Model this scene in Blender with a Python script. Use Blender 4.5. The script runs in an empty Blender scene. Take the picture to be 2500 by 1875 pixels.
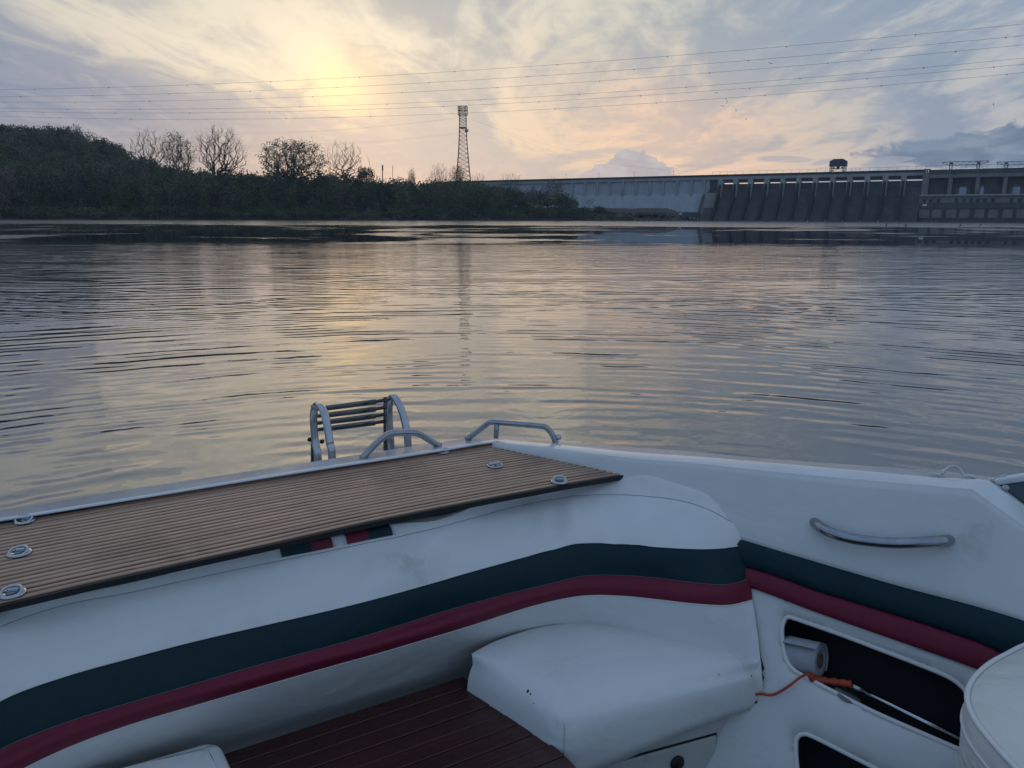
import bpy, bmesh, math, random
import numpy as np
from mathutils import Vector, Matrix
random.seed(7)
rng = np.random.default_rng(7)
S = bpy.context.scene
COL = S.collection
R = math.radians

# ------------------------------------------------------------------ camera
CAMZ = 1.62
F = 1880.0                       # focal length in pixels of a 2500 px wide frame
PITCH = math.atan((937.5 - 530.5) / F)
ROLL = 0.0038
fw = Vector((0, math.cos(PITCH), -math.sin(PITCH)))
r0 = Vector((1, 0, 0)); u0 = r0.cross(fw)
rt = r0 * math.cos(ROLL) + u0 * math.sin(ROLL)
up = -r0 * math.sin(ROLL) + u0 * math.cos(ROLL)
cam_d = bpy.data.cameras.new('camera'); cam = bpy.data.objects.new('camera', cam_d); COL.objects.link(cam)
m3 = Matrix((rt, up, -fw)).transposed()
cam.matrix_world = Matrix.Translation((0, 0, CAMZ)) @ m3.to_4x4()
cam_d.sensor_width = 36; cam_d.lens = 36 * F / 2500
cam_d.clip_start = 0.05; cam_d.clip_end = 30000
S.camera = cam
S.view_settings.view_transform = 'Standard'; S.view_settings.look = 'None'
S.view_settings.exposure = 0.48; S.view_settings.gamma = 1
S.cycles.max_bounces = 6; S.cycles.diffuse_bounces = 3; S.cycles.glossy_bounces = 4
S.cycles.volume_bounces = 0; S.cycles.transparent_max_bounces = 8
S.cycles.use_denoising = True; S.cycles.caustics_reflective = False; S.cycles.caustics_refractive = False
O = Vector((0, 0, CAMZ))
def ray(u, v): return fw + rt * ((u - 1250) / F) + up * ((937.5 - v) / F)
def atz(u, v, z):
    d = ray(u, v); return O + d * ((z - CAMZ) / d.z)
def dz(u, v, h): return atz(u, v, CAMZ + h)
def atY(u, v, Y):
    d = ray(u, v); return O + d * (Y / d.y)
def atplane(u, v, p, n):
    d = ray(u, v); return O + d * ((p - O).dot(n) / d.dot(n))

# ------------------------------------------------------------------ node helpers
class NT:
    def __init__(s, tree): s.t = tree; s.n = tree.nodes; s.l = tree.links
    def new(s, typ, **kw):
        nd = s.n.new(typ)
        for k, v in kw.items(): setattr(nd, k, v)
        return nd
    def put(s, sock, v):
        if v is None: return
        if isinstance(v, bpy.types.NodeSocket): s.l.new(v, sock)
        else:
            if hasattr(sock.default_value, '__len__') and not isinstance(v, str):
                if isinstance(v, (int, float)): v = (v,) * len(sock.default_value)
                v = tuple(v)
                if len(sock.default_value) == 4 and len(v) == 3: v = v + (1,)
            sock.default_value = v
    def m(s, op, a, b=None, c=None, clamp=False):
        nd = s.new('ShaderNodeMath', operation=op, use_clamp=clamp)
        for i, x in enumerate((a, b, c)):
            if x is not None: s.put(nd.inputs[i], x)
        return nd.outputs[0]
    def v(s, op, a, b=None, sc=None):
        nd = s.new('ShaderNodeVectorMath', operation=op)
        s.put(nd.inputs[0], a)
        if b is not None: s.put(nd.inputs[1], b)
        if sc is not None: s.put(nd.inputs['Scale'], sc)
        return nd.outputs['Value'] if op in ('DOT_PRODUCT', 'LENGTH', 'DISTANCE') else nd.outputs[0]
    def sep(s, a):
        nd = s.new('ShaderNodeSeparateXYZ'); s.put(nd.inputs[0], a); return nd.outputs
    def comb(s, x, y, z):
        nd = s.new('ShaderNodeCombineXYZ')
        for i, q in enumerate((x, y, z)): s.put(nd.inputs[i], q)
        return nd.outputs[0]
    def noise(s, vec, scale=1, detail=4, rough=.5, dist=0, lac=2):
        nd = s.new('ShaderNodeTexNoise')
        s.put(nd.inputs['Vector'], vec); s.put(nd.inputs['Scale'], scale); s.put(nd.inputs['Detail'], detail)
        s.put(nd.inputs['Roughness'], rough); s.put(nd.inputs['Distortion'], dist); s.put(nd.inputs['Lacunarity'], lac)
        return nd.outputs['Fac']
    def mix(s, f, a, b, mode='MIX'):
        nd = s.new('ShaderNodeMix', data_type='RGBA', blend_type=mode)
        s.put(nd.inputs[0], f); s.put(nd.inputs[6], a); s.put(nd.inputs[7], b)
        return nd.outputs[2]
    def mr(s, val, a, b, c=0, d=1, smooth=True):
        nd = s.new('ShaderNodeMapRange', interpolation_type='SMOOTHSTEP' if smooth else 'LINEAR')
        for i, q in enumerate((val, a, b, c, d)): s.put(nd.inputs[i], q)
        return nd.outputs[0]
    def ramp(s, val, stops):
        nd = s.new('ShaderNodeValToRGB'); s.put(nd.inputs[0], val)
        e = nd.color_ramp.elements
        while len(e) < len(stops): e.new(0.5)
        for i, (p, c) in enumerate(stops): e[i].position = p; e[i].color = tuple(c) + (1,) if len(c) == 3 else c
        return nd.outputs[0]

# ------------------------------------------------------------------ sky
SUN = ray(845, 215).normalized()
W = bpy.data.worlds.new('World'); S.world = W; W.use_nodes = True
w = NT(W.node_tree); w.n.clear()
out = w.new('ShaderNodeOutputWorld'); bg = w.new('ShaderNodeBackground')
w.l.new(bg.outputs[0], out.inputs[0])
tc = w.new('ShaderNodeTexCoord'); D = tc.outputs['Generated']
dx, dy, dzz = w.sep(D)
az = w.m('ARCTAN2', dx, dy)                       # radians, 0 straight ahead
el = w.m('ARCSINE', dzz)
elp = w.m('MAXIMUM', el, 0.0)
sky = w.new('ShaderNodeTexSky', sky_type='NISHITA')
sky.sun_disc = False; sky.sun_elevation = math.asin(SUN.z); sky.sun_rotation = math.atan2(SUN.x, SUN.y)
sky.dust_density = 1.5; sky.air_density = 1.2
# thin high cloud sheet seen in perspective
den = w.m('ADD', dzz, 0.10)
pl = w.comb(w.m('DIVIDE', dx, den), w.m('DIVIDE', dy, den), 0)
mp = w.new('ShaderNodeMapping'); w.put(mp.inputs[0], pl); mp.inputs['Rotation'].default_value = (0, 0, R(14)); mp.inputs['Scale'].default_value = (1.05, .36, 1)
st = w.noise(mp.outputs[0], 1.15, 7, .56, .9)
mp2 = w.new('ShaderNodeMapping'); w.put(mp2.inputs[0], pl); mp2.inputs['Rotation'].default_value = (0, 0, R(-16)); mp2.inputs['Scale'].default_value = (1.5, .6, 1); mp2.inputs['Location'].default_value = (3.1, .7, 0)
st2 = w.noise(mp2.outputs[0], 2.6, 8, .6, 1.4)
st3 = w.noise(pl, 9.0, 5, .6, .5)
cl = w.m('ADD', w.m('MULTIPLY', st, .70), w.m('ADD', w.m('MULTIPLY', st2, .22), w.m('MULTIPLY', st3, .08)))
cl = w.mr(cl, .43, .585)
# how far from the sun
ang = w.m('ARCCOSINE', w.m('MINIMUM', w.v('DOT_PRODUCT', D, tuple(SUN)), .99999))
near = w.mr(ang, R(62), R(4))
# clear gaps / thin cloud colours, warm towards the sun and blue away from it
azs = w.m('SUBTRACT', az, R(-8))
front = w.ramp(w.m('MULTIPLY', elp, 1 / R(50)), [(0, (.47, .39, .37)), (.07, (.57, .455, .37)), (.16, (.54, .475, .39)), (.33, (.50, .50, .44)), (.6, (.24, .29, .36)), (1, (.16, .26, .42))])
gap = w.ramp(w.m('MULTIPLY', elp, 1 / R(50)), [(0, (.29, .31, .37)), (.1, (.31, .33, .37)), (.3, (.25, .295, .335)), (.6, (.15, .21, .31)), (1, (.11, .22, .39))])
c1 = w.mix(cl, gap, front)
side = w.mix(cl, (.13, .20, .34), (.31, .355, .43))
away = w.mr(w.m('ABSOLUTE', azs), R(11), R(58))
c2 = w.mix(away, c1, side)
back = w.mix(w.m('MULTIPLY', cl, .6), (.145, .255, .43), (.22, .31, .43))
c2 = w.mix(w.mr(ang, R(55), R(120)), c2, back)
# right upper part is bluer, open sky showing
c2 = w.mix(w.m('MULTIPLY', w.m('MULTIPLY', w.mr(az, R(4), R(34)), w.mr(el, R(6), R(17))), w.mr(cl, .75, .15)), c2, (.21, .27, .36))
# sun glow behind the cloud
def gauss(azc, elc, sa, se, rot=0):
    a = w.m('SUBTRACT', az, azc); b = w.m('SUBTRACT', el, elc)
    ca, sb = math.cos(rot), math.sin(rot)
    p = w.m('DIVIDE', w.m('ADD', w.m('MULTIPLY', a, ca), w.m('MULTIPLY', b, sb)), sa)
    q = w.m('DIVIDE', w.m('SUBTRACT', w.m('MULTIPLY', b, ca), w.m('MULTIPLY', a, sb)), se)
    return w.m('EXPONENT', w.m('MULTIPLY', w.m('ADD', w.m('MULTIPLY', p, p), w.m('MULTIPLY', q, q)), -1))
def aze(u, v):
    d = ray(u, v).normalized(); return math.atan2(d.x, d.y), math.asin(d.z)
a0, e0 = aze(845, 225); a1, e1 = aze(760, 110); a2, e2 = aze(1250, 120)
g1 = gauss(a0, e0, R(3.0), R(2.8)); g2 = gauss(a1, e1, R(12), R(2.4), R(8)); g3 = gauss(a0, e0 + R(2), R(15), R(7))
modul = w.mr(w.m('ADD', w.m('MULTIPLY', st, .5), w.m('MULTIPLY', st2, .5)), .38, .58, .15, 1.0)
c2 = w.mix(w.m('MULTIPLY', g3, .36), c2, w.mix(cl, (.33, .32, .32), (.74, .62, .47)))
c2 = w.mix(w.m('MULTIPLY', w.m('MULTIPLY', g2, modul), .45), c2, (.70, .66, .54))
c2 = w.mix(w.m('MULTIPLY', g1, w.mr(cl, 0, 1, .6, .9)), c2, (1.0, .72, .38))
ap, ep = aze(1620, 330)
c2 = w.mix(w.m('MULTIPLY', gauss(ap, ep, R(8), R(3.6), R(-6)), w.mr(cl, 0, 1, .40, .8)), c2, (.82, .52, .35))
# slate cloud bank low on the left
edge = w.m('ADD', w.m('MULTIPLY', w.m('SUBTRACT', st2, .5), .16), w.m('MULTIPLY', w.m('SUBTRACT', st, .5), .10))
thr = w.new('ShaderNodeFloatCurve'); cv = thr.mapping.curves[0]
pts = [(-90, 13), (-34, 11.8), (-30, 10.4), (-24, 9.3), (-18, 7.9), (-13.5, 6.7), (-9, 6.1), (-4, 5.6), (1, 3.6), (8, 2.0), (20, 1.0), (90, 2)]
for i, (a, b) in enumerate(pts):
    p = ((a + 90) / 180, b / 20)
    if i < 2: cv.points[0 if i == 0 else 1].location = p
    else: cv.points.new(*p)
thr.mapping.update()
w.put(thr.inputs['Value'], w.m('DIVIDE', w.m('ADD', az, R(90)), R(180), clamp=True))
lim = w.m('MULTIPLY', thr.outputs[0], R(20))
bank = w.mr(w.m('SUBTRACT', w.m('ADD', lim, edge), el), R(-1.6), R(1.8))
bank = w.m('MULTIPLY', bank, w.mr(az, R(14), R(-6)))
bankc = w.mix(w.mr(az, R(-30), R(2)), (.11, .17, .285), (.26, .275, .35))
bankc = w.mix(w.mr(st2, .35, .7, 0, .35), bankc, (.40, .37, .40))
c2 = w.mix(w.m('MULTIPLY', bank, .94), c2, bankc)
# cumulus
cn = w.noise(w.comb(w.m('MULTIPLY', az, 1.0), w.m('MULTIPLY', el, 1.6), 0), 26, 8, .62, .3)
cn2 = w.noise(w.comb(w.m('MULTIPLY', az, 1.0), w.m('MULTIPLY', el, 3.0), 4), 14, 8, .6, .4)
def blob(u, v, su, sv, nz, amp, rot=0, hard=.05, lo=.42):
    a, e = aze(u, v)
    g = gauss(a, e, math.atan(su / F), math.atan(sv / F), rot)
    return w.mr(w.m('ADD', g, w.m('MULTIPLY', w.m('SUBTRACT', nz, .5), amp)), lo, lo + hard)
b1 = blob(1535, 430, 125, 34, cn, 1.1); b2 = blob(1538, 405, 62, 38, cn, 1.1); b3 = blob(1566, 380, 12, 22, cn, 1.5, R(-25), .35)
cum = w.m('MAXIMUM', b1, w.m('MAXIMUM', b2, b3))
cumc = w.mix(w.mr(cn, .35, .7), (.215, .265, .36), (.33, .36, .44))
c2 = w.mix(w.m('MULTIPLY', cum, .82), c2, cumc)
b4 = blob(2420, 366, 260, 40, cn, 1.1, R(2), .14); b5 = blob(2530, 350, 170, 44, cn, 1.0, 0, .16)
b6 = blob(1915, 389, 75, 9, cn2, .9, R(-2), .35); b7 = blob(2010, 395, 30, 7, cn2, .8, R(12), .3); b8 = blob(2190, 388, 50, 8, cn2, .9, 0, .3)
b9 = blob(2165, 287, 70, 8, cn2, .9, R(-5), .4); b10 = blob(1540, 120, 40, 50, st2, 1.0, R(-30), .8, .5); b11 = blob(200, 135, 90, 16, cn2, 1.0, R(-22), .9, .45)
c2 = w.mix(w.m('MULTIPLY', w.m('MAXIMUM', b4, b5), .9), c2, w.mix(w.mr(cn2, .35, .75), (.065, .12, .22), (.19, .25, .35)))
small = w.m('MAXIMUM', w.m('MAXIMUM', b6, b7), b8)
c2 = w.mix(w.m('MULTIPLY', small, .6), c2, (.26, .285, .37))
c2 = w.mix(w.m('MULTIPLY', w.m('MAXIMUM', b9, w.m('MULTIPLY', w.m('ADD', b10, b11), .6)), .45), c2, (.29, .31, .36))
# faint contrail above the spillway
ca, ce = aze(1800, 408)
ct = w.m('MULTIPLY', gauss(ca, ce, R(3.2), R(.075), R(6.5)), .5)
c2 = w.mix(ct, c2, (.72, .52, .46))
full = w.mix(.10, c2, w.v('SCALE', sky.outputs[0], sc=.06))
full = w.mix(w.mr(el, R(-.4), R(-3)), full, (.10, .12, .15))
w.put(bg.inputs[0], full); bg.inputs[1].default_value = 1.0

sd = bpy.data.lights.new('sun', 'SUN'); sd.energy = 0.03; sd.angle = R(34); sd.color = (1, .80, .55)
so = bpy.data.objects.new('sun', sd); COL.objects.link(so); so.rotation_euler = (-SUN).to_track_quat('-Z', 'Y').to_euler(); so.location = (0, 0, 60)

HAZE = .00016
# ------------------------------------------------------------------ mesh helpers
class MB:
    def __init__(s): s.v = []; s.f = []; s.sm = []
    def add(s, vs, fs, smooth=False):
        b = len(s.v); s.v.extend([tuple(p) for p in vs]); s.f.extend([tuple(i + b for i in f) for f in fs]); s.sm.extend([smooth] * len(fs)); return s
    def box(s, c, size, M=None):
        x, y, z = [q / 2 for q in size]
        vs = [Vector(p) for p in ((-x, -y, -z), (x, -y, -z), (x, y, -z), (-x, y, -z), (-x, -y, z), (x, -y, z), (x, y, z), (-x, y, z))]
        if M is not None: vs = [M @ p for p in vs]
        c = Vector(c)
        return s.add([p + c for p in vs], [(3, 2, 1, 0), (4, 5, 6, 7), (0, 1, 5, 4), (1, 2, 6, 5), (2, 3, 7, 6), (3, 0, 4, 7)])
    def hexa(s, q):     # 8 corners: bottom loop then top loop
        return s.add(q, [(3, 2, 1, 0), (4, 5, 6, 7), (0, 1, 5, 4), (1, 2, 6, 5), (2, 3, 7, 6), (3, 0, 4, 7)])
    def beam(s, a, b, w_, h=None, upv=Vector((0, 0, 1))):
        a = Vector(a); b = Vector(b); d = (b - a); 
        if d.length < 1e-6: return s
        d.normalize(); h = h or w_
        x = d.cross(upv)
        if x.length < 1e-3: x = d.cross(Vector((0, 1, 0)))
        x.normalize(); y = x.cross(d)
        vs = [p + x * i * w_ / 2 + y * j * h / 2 for p in (a, b) for i, j in ((-1, -1), (1, -1), (1, 1), (-1, 1))]
        return s.add(vs, [(3, 2, 1, 0), (4, 5, 6, 7), (0, 1, 5, 4), (1, 2, 6, 5), (2, 3, 7, 6), (3, 0, 4, 7)])
    def tube(s, pts, r, n=8, closed=False, cap=True):
        pts = [Vector(p) for p in pts]; k = len(pts)
        if not hasattr(r, '__len__'): r = [r] * k
        vs = []; prev = None
        for i, p in enumerate(pts):
            if closed: d = pts[(i + 1) % k] - pts[i - 1]
            else: d = pts[min(i + 1, k - 1)] - pts[max(i - 1, 0)]
            d.normalize()
            if prev is None:
                x = d.cross(Vector((0, 0, 1)))
                if x.length < .05: x = d.cross(Vector((0, 1, 0)))
            else: x = prev - d * prev.dot(d)
            x.normalize(); prev = x; y = d.cross(x)
            for j in range(n):
                a = 2 * math.pi * j / n
                vs.append(p + (x * math.cos(a) + y * math.sin(a)) * r[i])
        fs = []
        for i in range(k if closed else k - 1):
            for j in range(n):
                a, b = i * n + j, i * n + (j + 1) % n; c = ((i + 1) % k) * n
                fs.append((a, b, c + (j + 1) % n, c + j))
        if cap and not closed: fs += [tuple(range(n))[::-1], tuple((k - 1) * n + j for j in range(n))]
        return s.add(vs, fs, True)
    def grid(s, G, flip=False, smooth=True):
        r, c = len(G), len(G[0]); vs = [p for row in G for p in row]
        fs = [(i * c + j, i * c + j + 1, (i + 1) * c + j + 1, (i + 1) * c + j) for i in range(r - 1) for j in range(c - 1)]
        if flip: fs = [f[::-1] for f in fs]
        return s.add(vs, fs, smooth)
    def lathe(s, prof, c=(0, 0, 0), n=24, M=None):
        vs = []; k = len(prof); c = Vector(c)
        for r_, z in prof:
            for j in range(n):
                a = 2 * math.pi * j / n; p = Vector((r_ * math.cos(a), r_ * math.sin(a), z))
                vs.append((M @ p if M is not None else p) + c)
        fs = [(i * n + j, i * n + (j + 1) % n, (i + 1) * n + (j + 1) % n, (i + 1) * n + j) for i in range(k - 1) for j in range(n)]
        fs += [tuple(range(n))[::-1], tuple((k - 1) * n + j for j in range(n))]
        return s.add(vs, fs, True)
    def mesh(s, name):
        me = bpy.data.meshes.new(name); me.from_pydata(s.v, [], s.f)
        me.polygons.foreach_set('use_smooth', s.sm); me.update(); return me
    def build(s, name, mat, parent=None, **kw):
        return link(name, s.mesh(name), mat, parent, **kw)
def link(name, me, mat, parent=None, kind=None, label=None):
    o = bpy.data.objects.new(name, me); COL.objects.link(o)
    if mat is not None and len(me.materials) == 0: me.materials.append(mat)
    if parent is not None:
        o.parent = parent; o.matrix_parent_inverse = parent.matrix_world.inverted() if False else Matrix.Translation(-parent.location)
    if kind: o['kind'] = kind
    if label: o['label'] = label
    return o
def thing(name, label, cat, loc=(0, 0, 0), group=None):
    o = bpy.data.objects.new(name, None); COL.objects.link(o); o.location = loc; o.empty_display_size = .2
    return tag(o, label, cat, group)
def tag(o, label, cat, group=None):
    o['label'] = label; o['category'] = cat
    if group: o['group'] = group
    return o
def solid(o, th, off=-1, bev=0):
    md = o.modifiers.new('thickness', 'SOLIDIFY'); md.thickness = th; md.offset = off
    return o
def bevel(o, wd, seg=2):
    md = o.modifiers.new('bevel', 'BEVEL'); md.width = wd; md.segments = seg; md.limit_method = 'ANGLE'; return o
def cr(pts, n):          # catmull-rom through points, n samples per span
    pts = [Vector(p) for p in pts]; P = [pts[0] * 2 - pts[1]] + pts + [pts[-1] * 2 - pts[-2]]; o = []
    for i in range(len(pts) - 1):
        a, b, c, d = P[i:i + 4]
        for j in range(n):
            t = j / n
            o.append(.5 * ((2 * b) + (c - a) * t + (2 * a - 5 * b + 4 * c - d) * t * t + (3 * b - a - 3 * c + d) * t ** 3))
    o.append(pts[-1]); return o
def interp(x, pts):      # smooth-ish 1-D interpolation
    xs = [p[0] for p in pts]; ys = [p[1] for p in pts]
    if x <= xs[0]: return ys[0] + (ys[1] - ys[0]) * (x - xs[0]) / (xs[1] - xs[0])
    if x >= xs[-1]: return ys[-1] + (ys[-1] - ys[-2]) * (x - xs[-1]) / (xs[-1] - xs[-2])
    i = 0
    while xs[i + 1] < x: i += 1
    def sl(k):
        if k <= 0: return (ys[1] - ys[0]) / (xs[1] - xs[0])
        if k >= len(xs) - 1: return (ys[-1] - ys[-2]) / (xs[-1] - xs[-2])
        return (ys[k + 1] - ys[k - 1]) / (xs[k + 1] - xs[k - 1])
    h = xs[i + 1] - xs[i]; t = (x - xs[i]) / h
    return ((2 * t ** 3 - 3 * t ** 2 + 1) * ys[i] + (t ** 3 - 2 * t ** 2 + t) * h * sl(i) + (-2 * t ** 3 + 3 * t ** 2) * ys[i + 1] + (t ** 3 - t ** 2) * h * sl(i + 1))

# ------------------------------------------------------------------ materials
def mat(name, col, rough=.5, metal=0, noise=0, nscale=5, bump=0, bscale=200, spec=.5, coat=0, dirt=None, dirtscale=3, dirtlo=.6, coords='Object'):
    M = bpy.data.materials.new(name); M.use_nodes = True; t = NT(M.node_tree)
    b = t.n['Principled BSDF']
    b.inputs['Roughness'].default_value = rough; b.inputs['Metallic'].default_value = metal
    b.inputs['Specular IOR Level'].default_value = spec; b.inputs['Coat Weight'].default_value = coat; b.inputs['Coat Roughness'].default_value = .08
    c = tuple(col) + (1,); b.inputs['Base Color'].default_value = c
    P = t.new('ShaderNodeTexCoord').outputs[coords]
    cs = c
    if noise:
        f = t.noise(P, nscale, 6, .6)
        cs = t.mix(t.mr(f, .3, .7), tuple(q * (1 - noise) for q in col), tuple(min(1, q * (1 + noise)) for q in col))
    if dirt is not None:
        f = t.noise(P, dirtscale, 7, .65, .6)
        cs = t.mix(t.mr(f, dirtlo, dirtlo + .16, 0, .55), cs, dirt)
    if noise or dirt is not None:
        t.put(b.inputs['Base Color'], cs)
        t.put(b.inputs['Roughness'], t.mr(t.noise(P, nscale * 1.7, 4, .6), .3, .7, rough * .85, min(1, rough * 1.2)))
    if bump:
        bn = t.new('ShaderNodeBump'); bn.inputs['Strength'].default_value = 1; bn.inputs['Distance'].default_value = bump
        t.put(bn.inputs['Height'], t.noise(P, bscale, 4, .6)); t.l.new(bn.outputs[0], b.inputs['Normal'])
    return M
def vinyl(name, col, dirt=(.30, .27, .22), lo=.62, wr=.0015):
    M = bpy.data.materials.new(name); M.use_nodes = True; t = NT(M.node_tree); b = t.n['Principled BSDF']
    P = t.new('ShaderNodeTexCoord').outputs['Object']
    f = t.noise(P, 3.2, 7, .62, .5); f2 = t.noise(P, 45, 4, .7)
    c = t.mix(t.mr(f, .35, .7, 0, .5), tuple(q * 1.0 for q in col), tuple(q * .86 for q in col))
    c = t.mix(t.mr(f, lo, lo + .14, 0, .45), c, dirt)
    c = t.mix(t.mr(t.noise(P, 19, 6, .7, .8), .70, .80, 0, .4), c, dirt)
    t.put(b.inputs['Base Color'], c)
    t.put(b.inputs['Roughness'], t.mr(f2, .3, .7, .36, .5)); b.inputs['Specular IOR Level'].default_value = .45 if col[0] > .2 else .22
    h = t.m('ADD', t.m('MULTIPLY', t.noise(P, 5, 3, .5, 1.0), wr * 6), t.m('ADD', t.m('MULTIPLY', t.noise(P, 24, 3, .5), wr), t.m('MULTIPLY', t.noise(P, 900, 2, .5), .00012)))
    bn = t.new('ShaderNodeBump'); bn.inputs['Distance'].default_value = 1; t.put(bn.inputs['Height'], h); t.l.new(bn.outputs[0], b.inputs['Normal'])
    return M
M_vinyl = vinyl('white_vinyl', (.74, .735, .72), wr=.0013)
M_vinylc = vinyl('coaming_vinyl', (.68, .675, .65), (.25, .22, .17), .64, .001)
M_teal = vinyl('teal_vinyl', (.003, .026, .034), (.01, .03, .04), .9)
M_red = vinyl('burgundy_vinyl', (.165, .016, .038), (.10, .012, .03), .9)
M_chair = vinyl('chair_vinyl', (.74, .72, .66), (.5, .45, .36), .66, .003)
M_gel = mat('gelcoat', (.70, .71, .72), .22, noise=.05, nscale=6, dirt=(.35, .33, .3), dirtscale=9, dirtlo=.6, spec=.5, coat=.4)
M_steel = mat('stainless_steel', (.50, .51, .53), .05, 1, noise=.08, nscale=14)
M_steelb = mat('brushed_steel', (.36, .37, .39), .2, 1, noise=.12, nscale=30)
M_steeld = mat('dark_steel', (.15, .155, .165), .12, 1, noise=.1, nscale=20)
M_black = mat('black_trim', (.012, .011, .012), .6)
M_carpet = mat('shaded_carpet', (.014, .014, .018), .95)  # shade inside the storage pockets is put into this colour; floor shares it
M_caulk = mat('black_caulk', (.008, .007, .007), 1, spec=.03)
M_seam = mat('seam_thread', (.16, .18, .20), .7)
M_pip = mat('white_piping', (.74, .73, .70), .4)
def woodmat(name, base, dark, rough, grain=1.0, axis=None, wear=None):
    M = bpy.data.materials.new(name); M.use_nodes = True; t = NT(M.node_tree); b = t.n['Principled BSDF']
    P = t.new('ShaderNodeTexCoord').outputs['Object']
    mp = t.new('ShaderNodeMapping'); t.put(mp.inputs[0], P); mp.inputs['Rotation'].default_value = (0, 0, axis or 0)
    x, y, z = t.sep(mp.outputs[0]); oi = t.new('ShaderNodeObjectInfo').outputs['Random']
    g = t.comb(t.m('MULTIPLY', x, 3.0), t.m('MULTIPLY', y, 90.0), t.m('MULTIPLY', oi, 40))
    n1 = t.noise(g, 1.0, 6, .6, .6); n2 = t.noise(mp.outputs[0], 5, 5, .6, .5); n3 = t.noise(t.comb(t.m('MULTIPLY', x, 14.), t.m('MULTIPLY', y, 120.), 3), 1, 3, .6)
    c = t.mix(t.mr(n1, .3, .7), base, tuple(q * .72 for q in base))
    c = t.mix(t.mr(n2, .44, .68, 0, .85), c, tuple(q * .55 for q in base))
    c = t.mix(t.mr(oi, 0, 1, 0, .42, False), c, tuple(q * .6 for q in base))
    c = t.mix(t.mr(n3, .68, .74, 0, .75), c, dark)
    if wear: c = t.mix(t.mr(t.noise(g, .8, 5, .7, 1), .60, .75, 0, .7), c, wear)
    t.put(b.inputs['Base Color'], c); t.put(b.inputs['Roughness'], t.mr(n1, .3, .7, rough * .8, rough * 1.15))
    bn = t.new('ShaderNodeBump'); bn.inputs['Distance'].default_value = .0008; t.put(bn.inputs['Height'], n1); t.l.new(bn.outputs[0], b.inputs['Normal'])
    return M

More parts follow.
